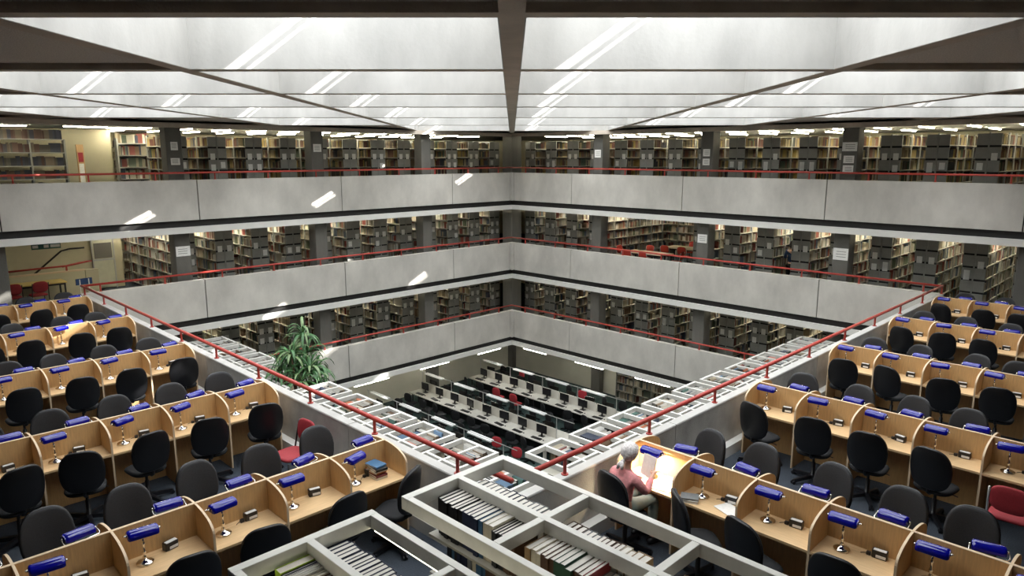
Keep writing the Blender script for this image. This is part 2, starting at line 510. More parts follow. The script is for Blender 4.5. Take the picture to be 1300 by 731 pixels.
# ------------------------------------------------------------------ handrails
def handrail(name, p0, p1, label, first=.9, step=1.72, h=.21, r=.03):
    p0, p1 = Vector(p0), Vector(p1)
    d = p1 - p0; L = d.length; u = d / L
    root = thing(name, p0, math.atan2(u.y, u.x), label=label, cat='handrail', group='red handrails on the parapets')
    ob('rail', MB().tube([(0, 0, h), (L, 0, h)], r, 10).mesh('rail', 'red_paint', True), root)
    post = cached(('post', h), lambda: MB().tube([(0, 0, 0), (0, 0, h)], .022, 8).lathe([(.045, 0), (.045, .012), (.02, .014)], 10).mesh('post', 'red_paint'))
    t = first
    while t < L:
        ob('post', post, root, (t, 0, 0)); t += step
def rails():
    for lv, nm in (('U', 'top'), ('D', 'reading floor'), ('L', 'lower floor')):
        lo = {'U': -17.0, 'D': 0.05, 'L': LV}[lv]
        handrail('handrail', (S + .1, S + .12, TOP[lv]), (lo, S + .12, TOP[lv]), 'red tubular handrail on the %s parapet, staircase gallery' % nm, .8, 1.72)
        handrail('handrail', (S + .12, S + .1, TOP[lv]), (S + .12, lo, TOP[lv]), 'red tubular handrail on the %s parapet, study-table gallery' % nm, .8, 1.72)
    handrail('handrail', (.05, .05, .88), (.05, S + .12, .88), 'red handrail along the rough parapet, staircase wing', .92, 1.73, .22, .033)
    handrail('handrail', (.3, .05, .88), (S + .12, .05, .88), 'red handrail along the rough parapet, reader\'s wing', .64, 1.76, .22, .033)
rails()

# ------------------------------------------------------------------ carrels
CW, CD = .79, .46
def carrel_meshes():
    M = {}
    M['desk'] = MB().box(.012, 0, .685, CW - .012, CD - .012, .712).mesh('desk_top', 'beech_top')
    M['back'] = MB().box(0, CD - .016, 0, CW, CD - .001, 1.06).mesh('back_panel', 'beech')
    M['backedge'] = MB().box(0, CD - .017, 1.06, CW, CD - .001, 1.066).mesh('edging', 'beech_edge')
    prof = [(0, 0), (CD - .02, 0), (CD - .02, 1.06)]
    arc = []
    for k in range(11):
        t = PI / 2 * k / 10
        arc.append(((CD - .02) * (1 - math.sin(t)) , .90 + .16 * math.cos(t)))
    prof = [(0, 0), (CD - .02, 0)] + arc
    M['side'] = MB().prism(prof, lambda y, z: (-.011, y, z), lambda y, z: (.011, y, z)).mesh('side_panel', 'beech')
    e = MB()
    for (y0, z0), (y1, z1) in zip(arc[:-1], arc[1:]):
        n = len(e.v)
        e.v += [(-.0115, y0, z0), (.0115, y0, z0), (.0115, y1, z1), (-.0115, y1, z1), (-.0115, y0, z0 + .005), (.0115, y0, z0 + .005), (.0115, y1, z1 + .005), (-.0115, y1, z1 + .005)]
        e.f += [(n + 4, n + 5, n + 6, n + 7), (n, n + 4, n + 7, n + 3), (n + 1, n + 2, n + 6, n + 5)]
    e.box(-.0118, -.004, 0, .0118, .0, .905)
    M['sideedge'] = e.mesh('edging', 'beech_edge')
    M['deskedge'] = MB().box(.012, -.003, .685, CW - .012, 0, .712).mesh('edging', 'beech_edge')
    return M
CM = carrel_meshes()

def lamp_meshes():
    M = {}
    M['base'] = MB().lathe([(.078, 0), (.082, .006), (.078, .016), (.05, .028), (.024, .04), (.014, .055)], 20).mesh('base', 'chrome', True)
    M['stem'] = MB().lathe([(.014, .045), (.022, .06), (.012, .075), (.012, .10), (.021, .118), (.012, .135), (.011, .19), (.019, .207), (.011, .222), (.010, .25)], 12).mesh('stem', 'chrome', True)
    M['arm'] = MB().tube([(-.155, -.02, .335), (-.158, .055, .305), (-.14, .074, .297), (.14, .074, .297), (.158, .055, .305), (.155, -.02, .335)], .0065, 6).tube([(0, 0, .24), (0, .03, .27), (0, .074, .297)], .0075, 6).mesh('arm', 'chrome', True)
    # half round glass shade, open below
    s = MB(); n = 10; L = .138; r = .064; cy, cz = -.02, .325
    prof = []
    for k in range(n + 1):
        t = math.radians(-12 + 214 * k / n)
        prof.append((math.cos(t), math.sin(t)))
    for rr, sg in ((r, 1), (r - .005, -1)):
        for x, q in ((-L, .75), (-L + .012, .96), (-L + .03, 1), (L - .03, 1), (L - .012, .96), (L, .75)):
            for c, z in prof:
                s.v.append((x, cy + rr * 1.15 * c * q, cz + rr * .92 * z * q))
    m = n + 1
    for sh in range(2):
        o = sh * 6 * m
        for i in range(5):
            for k in range(n):
                a = o + i * m + k
                q = (a, a + m, a + m + 1, a + 1)
                s.f.append(q if sh == 0 else q[::-1])
        for e in (0, 5):
            s.f.append(tuple(o + e * m + k for k in range(m)))
    M['shade'] = s.mesh('shade', 'blue_glass', True)
    kn = MB().lathe([(.004, -.012), (.011, -.006), (.011, .006), (.004, .012)], 10)
    kn.v = [(z, x, y) for x, y, z in kn.v]
    M['knob'] = kn.mesh('knob', 'chrome', True)
    return M
LM = lamp_meshes()
def socket_meshes():
    M = {}
    M['body'] = MB().bbox(-.07, -.036, 0, .07, .036, .082, .008).mesh('body', 'black_plastic')
    M['plate'] = MB().box(-.056, -.032, .082, .060, .012, .087).mesh('top_plate', 'bright_plate')
    M['front'] = MB().box(-.03, -.040, .012, .06, -.036, .040).mesh('socket_face', 'bright_plate')
    M['plug'] = MB().bbox(-.022, -.018, 0, .022, .018, .035, .006).mesh('plug', 'black_plastic')
    M['cable'] = MB().tube([(-.10, -.005, .01), (-.13, .01, .004), (-.155, -.005, .004), (-.17, -.02, .004)], .0035, 5).mesh('cable', 'black_plastic')
    return M
SM = socket_meshes()

def chair_meshes():
    M = {}
    so = superellipse(.235, .225, 3.2, 28)
    M['seat'] = MB().pad(so, .075, lambda u, v, w: (u, v, .485 + w - .015 * (v / .225) ** 2), .04).mesh('seat', 'black_fabric', True)
    bo = []
    for u, v in superellipse(.246, .275, 3.1, 36):
        k = v / .275
        bo.append((u * (1.0 - .13 * max(0, k) ** 1.5) * (1 - .05 * max(0, -k)), v))
    def bp(off, front):
        return lambda u, v, w: (u, -.235 + off + w - .06 * ((v + .262) / .52) + .055 * (u / .238) ** 2, .785 + v)
    M['back'] = MB().pad(bo, .05, bp(.02, 1), .025).mesh('backrest', 'charcoal_fabric', True)
    M['shell'] = MB().pad([(u * 1.02, v * 1.02) for u, v in bo], .035, bp(-.008, 0), .018).mesh('back_shell', 'black_shell', True)
    M['bracket'] = MB().tube([(0, .02, .435), (0, -.17, .43), (0, -.215, .455), (0, -.235, .56)], [.025, .024, .02, .012], 8).mesh('back_bracket', 'black_plastic', True)
    M['stem'] = MB().lathe([(.045, .06), (.045, .10), (.028, .11), (.028, .30), (.018, .31), (.018, .44), (.09, .445), (.09, .455)], 14).mesh('gas_column', 'black_plastic', True)
    M['lever'] = MB().tube([(.05, .02, .43), (.2, .03, .425), (.25, .03, .42)], .006, 6).mesh('lever', 'black_plastic')
    lg = MB().prism([(.02, -.028), (.315, -.016), (.325, 0), (.315, .016), (.02, .028)], lambda x, y: (x, y, .085 - .04 * (x / .3) - .02), lambda x, y: (x, y, .115 - .04 * (x / .3)))
    M['leg'] = lg.mesh('leg', 'black_plastic')
    cs = MB()
    for y in (-.02, .02):
        c2 = MB().lathe([(.01, -.009), (.026, -.007), (.026, .007), (.01, .009)], 12)
        cs.v, cs.f = cs.v + [(px + .31, pz + y, py + .026) for px, py, pz in c2.v], cs.f + [tuple(i + len(cs.v) for i in f) for f in c2.f]
    cs.box(.295, -.01, .03, .325, .01, .06)
    M['caster'] = cs.mesh('caster', 'black_plastic')
    star = MB()
    for k in range(5):
        c, s_ = math.cos(2 * PI * k / 5), math.sin(2 * PI * k / 5)
        for src in (lg, cs):
            n = len(star.v)
            star.v += [(x * c - y * s_, x * s_ + y * c, z) for x, y, z in src.v]
            star.f += [tuple(i + n for i in f) for f in src.f]
    M['star'] = star.mesh('star_base', 'black_plastic')
    return M
HM = chair_meshes()

def office_chair(loc, rz, label, group, full, turn=0):
    t = thing('office_chair', loc, rz, label=label, cat='chair', group=group)
    ob('seat', HM['seat'], t); ob('backrest', HM['back'], t); ob('back_shell', HM['shell'], t)
    ob('gas_column', HM['stem'], t); ob('back_bracket', HM['bracket'], t)
    if full:
        ob('lever', HM['lever'], t)
        for k in range(5):
            l = ob('leg', HM['leg'], t, (0, 0, 0), 2 * PI * k / 5 + turn)
            ob('caster', HM['caster'], l)
    else:
        ob('star_base', HM['star'], t, (0, 0, 0), turn)
    return t
def bankers_lamp(loc, rz, label, group):
    t = thing('bankers_lamp', loc, rz, label=label, cat='lamp', group=group)
    for n, k in (('base', 'base'), ('stem', 'stem'), ('arm', 'arm')): ob(n, LM[k], t)
    s = ob('shade', LM['shade'], t)
    ob('knob', LM['knob'], s, (-.148, -.02, .335)); ob('knob', LM['knob'], s, (.148, -.02, .335))
    return t
def power_box(loc, rz, label, group, plug=True):
    t = thing('power_box', loc, rz, label=label, cat='power socket', group=group)
    ob('body', SM['body'], t); ob('top_plate', SM['plate'], t); ob('socket_face', SM['front'], t)
    if plug:
        p = ob('plug', SM['plug'], t, (-.10, -.005, 0)); ob('cable', SM['cable'], t)
    return t

FRONT = [1.62, 4.92, 8.23, 11.56, 14.80]
READER = None
def carrel_rows():
    jig = random.Random(11)
    for blk in ('left', 'right'):
        wing = 'staircase wing' if blk == 'left' else "reader's wing"
        for r, f0 in enumerate(FRONT):
            back = f0 + CD
            for near in (1, 0):
                for k in range(14):
                    # origin and rotation of the carrel frame
                    if near:
                        o = Vector((-.22 - CW * (k + 1), f0, 0)) if blk == 'left' else Vector((f0, -.22 - CW * k, 0))
                        rz = 0 if blk == 'left' else -PI / 2
                    else:
                        o = Vector((-.22 - CW * k, back + CD, 0)) if blk == 'left' else Vector((back + CD, -.22 - CW * (k + 1), 0))
                        rz = PI if blk == 'left' else PI / 2
                    R = Matrix.Rotation(rz, 3, 'Z')
                    W = lambda x, y, z=0: o + R @ Vector((x, y, z))
                    c = W(CW / 2, .2, .9)
                    if not inview(c.x, c.y, .9, 75, 95): continue
                    # a cabinet frame
                    side = 'bookcase side' if near else 'far-wall side'
                    where = '%s from parapet, %s row from bookcases, %s, %s' % (ORD[k], ORD[r], side, wing)
                    full = r < 2 and near
                    t = thing('study_carrel', o, rz, label='beech study carrel, ' + where, cat='carrel', group='study carrels')
                    ob('desk_top', CM['desk'], t)
                    b = ob('back_panel', CM['back'], t)
                    ob('edging', CM['backedge'], b)
                    s = ob('side_panel', CM['side'], t)
                    ob('edging', CM['sideedge'], s)
                    endx = (k == 0) and ((blk == 'left') == bool(near))
                    if endx:
                        s = ob('side_panel', CM['side'], t, (CW, 0, 0)); ob('edging', CM['sideedge'], s)
                    # lamp
                    isreader = blk == 'right' and r == 0 and near and k == 0
                    tw = jig.uniform(-.25, .25)
                    if blk == 'left': tw += jig.choice((.0, .2, .35))
                    tw = max(-.22, min(tw, .36))
                    lx, ly = .205 + jig.uniform(-.01, .03), .285 + jig.uniform(-.02, .01)
                    if blk == 'right' and r == 0 and near: tw = .05
                    if isreader: lx, ly = .30, .30
                    bankers_lamp(W(lx, ly, .713), rz + tw, ('lit ' if isreader else '') + "blue glass banker's lamp, " + where, "blue banker's lamps on the carrels")
                    if near and not isreader or (not near and r < 2):
                        power_box(W(.50 + jig.uniform(-.03, .05), .375, .713), rz + jig.uniform(-.25, .25), 'black power box on desk, ' + where, 'power boxes on the carrels', jig.random() < .8)
                    # chair
                    cx, cy, tw = CW / 2 + jig.uniform(-.07, .07), -.23 + jig.uniform(-.06, .04), jig.uniform(-.32, .32)
                    if not near: cy += -.02
                    if isreader: cx, cy, tw = .35, -.30, -.2
                    if blk == 'right' and r == 0 and near and k == 1: cx, cy, tw = .50, -.24, -.75
                    if blk == 'left' and r == 0 and near and k == 0: tw = .45; cy = -.22
                    if blk == 'right' and r == 1 and near and k == 4: continue
                    office_chair(W(cx, cy, 0), rz + tw, 'black swivel chair at carrel, ' + where, 'black swivel chairs at the carrels', full, jig.uniform(0, 1.2))
carrel_rows()

# ------------------------------------------------------------------ loose mass of books (too many to count)
class BookMass:
    def __init__(self): self.v = []; self.c = []
    def row(self, o, u, w, length, depth, hmin, hmax, pal, rng, tmin=.02, tmax=.055, fill=.94, tops=False, pagecol=(.72, .68, .6)):
        """o start corner on the shelf, u along the row, w outward (spine) direction (unit 2D vectors)"""
        t = 0.0
        while t < length:
            th = rng.uniform(tmin, tmax)
            if t + th > length: break
            if rng.random() > fill:
                t += rng.uniform(.05, .3); continue
            h = rng.uniform(hmin, hmax); d = depth * rng.uniform(.82, 1.0)
            col = pal[int(rng.random() * len(pal))]
            j = rng.uniform(.75, 1.2)
            col = (col[0] * j, col[1] * j, col[2] * j)
            gp = .86 if tops else .95
            if tops:
                q = rng.uniform(.55, 1.12); pg = tuple(c * q for c in pagecol) if rng.random() < .55 else col
            else: pg = col
            self.v.append((o[0] + u[0] * t, o[1] + u[1] * t, o[2], u[0], u[1], w[0], w[1], th * gp, d, h))
            self.c.append((col, pg))
            t += th
            # books come in short runs of the same binding
            while rng.random() < .45 and t + th < length:
                self.v.append((o[0] + u[0] * t, o[1] + u[1] * t, o[2], u[0], u[1], w[0], w[1], th * gp, d, h))
                self.c.append((col, pg)); t += th
    def build(self, name, label):
        A = np.array(self.v); n = len(A)
        o = A[:, :3]; u = np.c_[A[:, 3:5], np.zeros(n)]; w = np.c_[A[:, 5:7], np.zeros(n)]
        th, d, h = A[:, 7:8], A[:, 8:9], A[:, 9:10]; z = np.array([[0, 0, 1.]])
        p = [o, o + u * th, o + u * th + w * d, o + w * d]
        P = np.stack(p + [q + z * h for q in p], 1).reshape(-1, 3)
        F = np.array([(4, 5, 6, 7), (3, 2, 6, 7), (0, 3, 7, 4), (1, 2, 6, 5)])
        idx = (np.arange(n)[:, None, None] * 8 + F[None]).reshape(-1)
        me = bpy.data.meshes.new(name)
        me.vertices.add(n * 8); me.vertices.foreach_set('co', P.astype(np.float32).ravel())
        me.loops.add(n * 16); me.loops.foreach_set('vertex_index', idx.astype(np.int32))
        me.polygons.add(n * 4); me.polygons.foreach_set('loop_start', np.arange(0, n * 16, 4, dtype=np.int32))
        me.update(calc_edges=True)
        cols = np.ones((n, 4, 4), np.float32)
        cc = np.array([c[0] for c in self.c]); tp = np.array([c[1] for c in self.c])
        cols[:, :, :3] = cc[:, None]; cols[:, 0, :3] = tp
        at = me.attributes.new('bookcol', 'FLOAT_COLOR', 'FACE')
        at.data.foreach_set('color', np.clip(cols, 0, 1).ravel())
        me.materials.append(MATS['books'])
        return ob(name, me, label=label, cat='books', kind='stuff')
BOOKS = BookMass()
PAL_MIX = [(.60, .55, .44), (.50, .43, .30), (.42, .36, .26), (.30, .22, .14), (.16, .10, .06), (.10, .12, .09), (.05, .06, .09), (.20, .06, .05), (.55, .52, .46), (.08, .10, .07), (.34, .30, .22), (.12, .14, .18), (.5, .46, .36)]
PAL_DARK = [(.22, .17, .10), (.09, .08, .06), (.13, .06, .04), (.06, .08, .05), (.32, .24, .10), (.05, .05, .06), (.28, .20, .06), (.16, .13, .10), (.40, .33, .20), (.10, .04, .03)]
PAL_PALE = [(.66, .62, .53), (.58, .52, .40), (.46, .40, .30), (.7, .68, .62), (.30, .24, .17), (.16, .10, .07), (.12, .15, .20), (.30, .08, .06), (.20, .24, .16), (.52, .50, .46)]
PAL_TOP = [(.55, .54, .5), (.5, .45, .38), (.55, .25, .2), (.30, .05, .04), (.05, .06, .09), (.24, .18, .12), (.50, .16, .08), (.08, .16, .13), (.04, .04, .04), (.12, .2, .3)]

# ------------------------------------------------------------------ double sided bookstacks of the galleries
RH = 2.24; RW = .62; NS = 6
def stack_meshes(L):
    M = {}
    M['shelf'] = MB().box(.02, -RW / 2 + .01, -.022, L, RW / 2 - .01, 0).mesh('shelf', 'shelf_steel')
    M['upright'] = MB().box(-.02, -.025, 0, .02, .025, RH).mesh('upright', 'grey_steel')
    M['top'] = MB().box(.0, -RW / 2, RH - .02, L, RW / 2, RH).mesh('top_cover', 'grey_steel')
    M['backsheet'] = MB().box(.02, -.006, 0, L, .006, RH - .02).mesh('back_sheet', 'grey_steel')
    M['bracket'] = MB().bbox(-.02, -.14, 0, .02, .14, .31, .008).mesh('end_bracket', 'grey_steel')
    M['slot'] = MB().box(-.012, -.14, 0, .012, .14, .06).mesh('dark_slot', 'dark_slot')
    M['post'] = MB().box(-.028, -.018, 0, .02, .018, RH).mesh('end_post', 'grey_steel')
    e = MB()
    for y in (-.16, .16):
        for k in range(NS): e.box(-.02, y - .14, .06 + k * .365, .02, y + .14, .06 + k * .365 + .31)
    e.box(-.028, -.018, 0, .02, .018, RH)
    M['endjoined'] = e.mesh('end_panel', 'grey_steel')
    M['card'] = MB().box(-.026, -.075, 0, -.021, .075, .20).mesh('sign_card', 'paper')
    return M
STK = {}
def bookstack(o, rz, L, label, group, pal, side, detail, rng, cards=True, seed=0, books=True):
    """o: floor point of the aisle end, local +x runs away from the well; side = +1/-1 local y of the seen face"""
    if L not in STK: STK[L] = stack_meshes(L)
    M = STK[L]
    t = thing('bookstack', o, rz, label=label, cat='bookshelf', group=group)
    for k in range(NS + 1):
        if k < NS: ob('shelf', M['shelf'], t, (0, 0, .08 + k * .365))
    ob('back_sheet', M['backsheet'], t)
    n = int(L / .92)
    for k in range(1, n + 1):
        ob('upright', M['upright'], t, (k * .92, side * (RW / 2 - .03), 0))
    if detail:
        ob('end_post', M['post'], t)
        for y in (-.16, .16):
            for k in range(NS):
                ob('end_bracket', M['bracket'], t, (0, y, .06 + k * .365))
    else:
        ob('end_panel', M['endjoined'], t)
    ob('inner_end_sheet', boxmesh('inner_end_sheet', 'dark_slot', .0, -RW / 2 + .02, .02, .012, RW / 2 - .02, RH - .04), t)
    if cards:
        for y in (-.16, .16):
            ob('sign_card', M['card'], t, (0, y, 1.47 if rng.random() < .7 else 1.2))
            if rng.random() < .3: ob('sign_card', M['card'], t, (0, y, 1.12))
    c, s = math.cos(rz), math.sin(rz)
    u = (c, s); w = (-s * side, c * side)
    if books:
        for k in range(NS):
            z = o[2] + .08 + k * .365
            off = .07
            BOOKS.row((o[0] + u[0] * .03 + w[0] * off, o[1] + u[1] * .03 + w[1] * off, z), u, w, L - .05, .22, .20, .31, pal, rng, .022, .055, .95)
    return t

def strip_light(o, rz, L, label, group, m='tube'):
    t = thing('strip_light', o, rz, label=label, cat='ceiling light', group=group)
    ob('housing', boxmesh('housing', 'louvre_white', 0, -.04, -.025, L, .04, 0), t)
    ob('tube', boxmesh('tube', m, .03, -.02, -.05, L - .03, .02, -.025), t)
    return t

def galleries():
    rng = random.Random(5)
    for lv, nm in (('U', 'top floor'), ('D', 'reading floor'), ('L', 'lower floor')):
        z = FL[lv]
        pal = {'U': PAL_DARK, 'D': PAL_PALE, 'L': PAL_MIX}[lv]
        zc = {'U': 5.5, 'D': 2.34, 'L': -.70}[lv]
        for side in ('left', 'right'):
            gal = 'staircase gallery' if side == 'left' else 'study-table gallery'
            base = 3.45 if side == 'left' else -.33
            idx = 0
            lo = {('U', 'left'): 3.0, ('U', 'right'): -4.5, ('D', 'left'): 3.0, ('D', 'right'): -4.5, ('L', 'left'): 3.0, ('L', 'right'): 2.0}[(lv, side)]
            p = base + 1.247 * 15
            while p > 17.6: p -= 1.247
            while p > lo:
                L = 5.5
                if lv == 'D' and side == 'right' and 9.2 < p < 13.0:
                    p -= 1.247; idx += 1; continue
                o = (p, 18.3, z) if side == 'left' else (18.3, p, z)
                rz = PI / 2 if side == 'left' else 0
                sd = 1 if side == 'left' else -1
                near = (Vector(o) - CAM).length < 27.5
                lab = 'grey steel bookstack, %s from the corner column, %s %s' % (ORD[idx], nm, gal)
                bookstack(o, rz, L, lab, 'bookstacks on the %s %s' % (nm, gal), pal, sd, near, rng)
                q = p - .62
                lo_ = (q, 18.6, zc) if side == 'left' else (18.6, q, zc)
                for e, g in ((0, 'near end'), (2.6, 'far end')):
                    l2 = (lo_[0], lo_[1] + e, zc) if side == 'left' else (lo_[0] + e, lo_[1], zc)
                    strip_light(l2, rz, 1.5, 'strip light, %s of the %s aisle from the corner, %s %s' % (g, ORD[idx], nm, gal), 'strip lights over the bookstack aisles')
                p -= 1.247; idx += 1
    for i, (a, b) in enumerate(((-3.6, 19.2), (-1.4, 19.6), (.6, 19.2), (1.9, 19.8))):
        strip_light((a, b, 5.5), .0, 1.2, 'strip light %s along the cream wall, top floor' % ORD[i], 'strip lights before the cream wall')
        if i == 2: strip_light((a, b, 2.34), .0, 1.2, 'single strip light added to brighten the cream wall, reading floor', 'strip lights before the cream wall')  # reading floor strip is an added lamp that brightens the staircase corner
    # reading tables corner: stacks pushed back along the wall
    def wallcase(o, rz, L, label, pal, n=5, seed=1):
        t = thing('wall_bookcase', o, rz, label=label, cat='bookshelf', group='single-sided bookcases')
        ob('back_sheet', boxmesh('back_sheet', 'grey_steel', 0, -.02, 0, L, 0, RH), t)
        for k in range(NS): ob('shelf', boxmesh('shelf', 'shelf_steel', 0, -.27, -.022, L, -.02, 0), t, (0, 0, .08 + k * .365))
        for k in range(int(L / .92) + 1): ob('upright', boxmesh('upright', 'grey_steel', -.015, -.28, 0, .015, 0, RH), t, (k * .92, 0, 0))
        c, s = math.cos(rz), math.sin(rz)
        for k in range(NS):
            BOOKS.row((o[0] + s * .03, o[1] - c * .03, o[2] + .08 + k * .365), (c, s), (s, -c), L, .2, .2, .31, pal, rng, .025, .06, .96)
    wallcase((18.3, 13.3, 0), 0, 5.0, 'long bookcase behind the study tables, square to the parapet', PAL_PALE)
    wallcase((23.4, 13.3, 0), -PI / 2, 4.4, 'long bookcase behind the study tables, facing the parapet', PAL_MIX)
    wallcase((19.85, 13.0, -6.1), -PI / 2, 4.6, 'bookcase against the pale wall of the computer room', PAL_MIX)
    # top gallery by the staircase: an open-backed case against the cream wall and one end-on case
    t = thing('open_bookcase', (-4.6, 20.6, 3.02), 0, label='open-backed bookcase of dark bindings before the cream wall, top floor', cat='bookshelf')
    for k in range(7): ob('upright', boxmesh('upright', 'grey_steel', -.02, -.02, 0, .02, .25, 2.1), t, (k * .92, 0, 0))
    for k in range(6):
        ob('shelf', boxmesh('shelf', 'grey_steel', 0, 0, -.03, 5.52, .25, 0), t, (0, 0, .1 + k * .4))
        BOOKS.row((-4.6, 20.6 + .2, 3.02 + .1 + k * .4 - .01), (1, 0), (0, -1), 5.5, .2, .24, .30, [(.11, .06, .05), (.08, .08, .09), (.16, .10, .08), (.07, .075, .10), (.13, .12, .10), (.2, .16, .12)], rng, .03, .06, .99)
    t = thing('wall_bookcase', (2.3, 20.2, 3.02), 0, label='bookcase of mixed spines beside the first column, top floor', cat='bookshelf', group='single-sided bookcases')
    ob('back_sheet', boxmesh('back_sheet', 'grey_steel', 0, .26, 0, 1.86, .28, 2.15), t)
    for k in range(6): ob('shelf', boxmesh('shelf', 'grey_steel', 0, 0, -.03, 1.86, .26, 0), t, (0, 0, .1 + k * .38))
    for k in range(3): ob('upright', boxmesh('upright', 'grey_steel', -.02, -.0, 0, .02, .27, 2.15), t, (k * .93, 0, 0))
    for k in range(6): BOOKS.row((2.3, 20.42, 3.12 + k * .38), (1, 0), (0, -1), 1.85, .2, .24, .33, PAL_MIX, rng, .025, .06, .98)
galleries()

# ------------------------------------------------------------------ tall bookcases with light canopies (seen from above)
FH = 2.15
BAY = .915
def canopy_meshes(fm):
    M = {}
    M['cross'] = MB().bbox(-.03, -.46, FH - .09, .03, .46, FH - .002, .004).mesh('cross_rail', fm)
    M['endrail'] = MB().bbox(-.035, -.52, FH - .10, .035, .52, FH, .004).mesh('end_rail', fm)
    M['upright'] = MB().box(-.02, -.03, 0, .02, .03, FH - .09).mesh('upright', fm)
    return M
CNMS = {m: canopy_meshes(m) for m in ('frame_white', 'frame_lower')}
def rail_mesh(L, w, m='frame_white'):
    return cached(('rail', L, w, m), lambda: MB().bbox(0, -w, FH - .10, L, w, FH - .001, .004).mesh('long_rail', m))
def canopy_case(o, rz, nb, label, group, lit=False, m='frame_white', z2=True):
    t = thing('canopy_bookcase', o, rz, label=label, cat='bookcase', group=group)
    CNM = CNMS[m]
    L = nb * BAY
    for y in (-.49, 0, .49): ob('long_rail', rail_mesh(L, .028, m), t, (0, y, 0))
    for k in range(nb + 1):
        ob('end_rail' if k in (0, nb) else 'cross_rail', CNM['endrail' if k in (0, nb) else 'cross'], t, (k * BAY, 0, 0))
        ob('upright', CNM['upright'], t, (k * BAY, 0, 0))
    for z in (.1, .44, .78, 1.12, 1.46, 1.78):
        for sgn in (-1, 1):
            ob('shelf', boxmesh('shelf', 'shelf_steel', 0, -.14, -.02, L, .14, 0), t, (0, sgn * .16, z))
    if lit:
        for sgn in (-1, 1):
            ob('tube', boxmesh('canopy_tube', 'tube_soft', .05, -.011, FH - .122, L - .05, .011, FH - .10), t, (0, sgn * .49, 0))
    return t

def book_mesh(th, d, h, cover, page):
    """hard cover with a page block: local x thickness, y depth (spine at y=0), z height"""
    k = MB()
    c = .0035
    k.box(0, 0, 0, c, d, h); k.box(th - c, 0, 0, th, d, h); k.box(c, 0, 0, th - c, c, h)
    return k.mesh('book', 'cover_' + cover)
def page_mesh(th, d, h, page):
    return MB().box(.0037, .0045, .004, th - .0037, d - .006, h - .005).mesh('page_block', page)
NB = [0]
def book(o, rz, th, d, h, cover, label, group, tilt=0, page='page_white'):
    q = lambda v: round(v / .005) * .005
    th, d, h = q(th), q(d), q(h)
    me = cached(('bk', th, d, h, cover), lambda: book_mesh(th, d, h, cover, page))
    pm = cached(('pg', th, d, h, page), lambda: page_mesh(th, d, h, page))
    b = ob('book', me, None, o, rz, label=label, cat='book', group=group)
    if tilt: b.rotation_euler = (0, tilt, rz)
    ob('page_block', pm, b)
    NB[0] += 1
    return b
NAMES = {'navy': 'navy hardback', 'black': 'black hardback', 'blue': 'blue hardback', 'cream': 'cream hardback', 'brown': 'brown hardback', 'red': 'red hardback', 'green': 'dark green hardback', 'lime': 'thick lime green volume', 'grey': 'grey hardback', 'white': 'white paperback', 'tan': 'tan hardback', 'maroon': 'maroon hardback', 'teal': 'teal hardback', 'orange': 'orange hardback'}
def book_row(x, y, z, side, seq, length, where, group, rng, depth=.25, page='page_white', dz=0, hz=.27):
    """books along -y from (x,y): side -1 spines to -x, +1 spines to +x"""
    t = 0
    for i, (cover, th, h) in enumerate(seq):
        if t + th > length: break
        d = depth * rng.uniform(.92, 1.02)
        if side < 0: o = (x - d - .01, y - t - th, z); rz = -PI / 2
        else: o = (x + d + .01, y - t, z); rz = PI / 2
        # local x -> thickness ; rz=-90: local x -> -y, local y -> +x
        if side < 0: o = (x - d - .01, y - t, z)
        else: o = (x + d + .01, y - t - th, z)
        book(o, rz, th - .001, d, h, cover, '%s, %s in %s' % (NAMES[cover], ORD[i], where), group, 0, page)
        t += th
def seq(rng, pal, n, t0, t1, h0, h1):
    out = []
    while len(out) < n:
        c = rng.choice(pal); th = rng.uniform(t0, t1); h = rng.uniform(h0, h1)
        for _ in range(rng.choice((1, 1, 2, 3))): out.append((c, th, h))
    return out[:n]

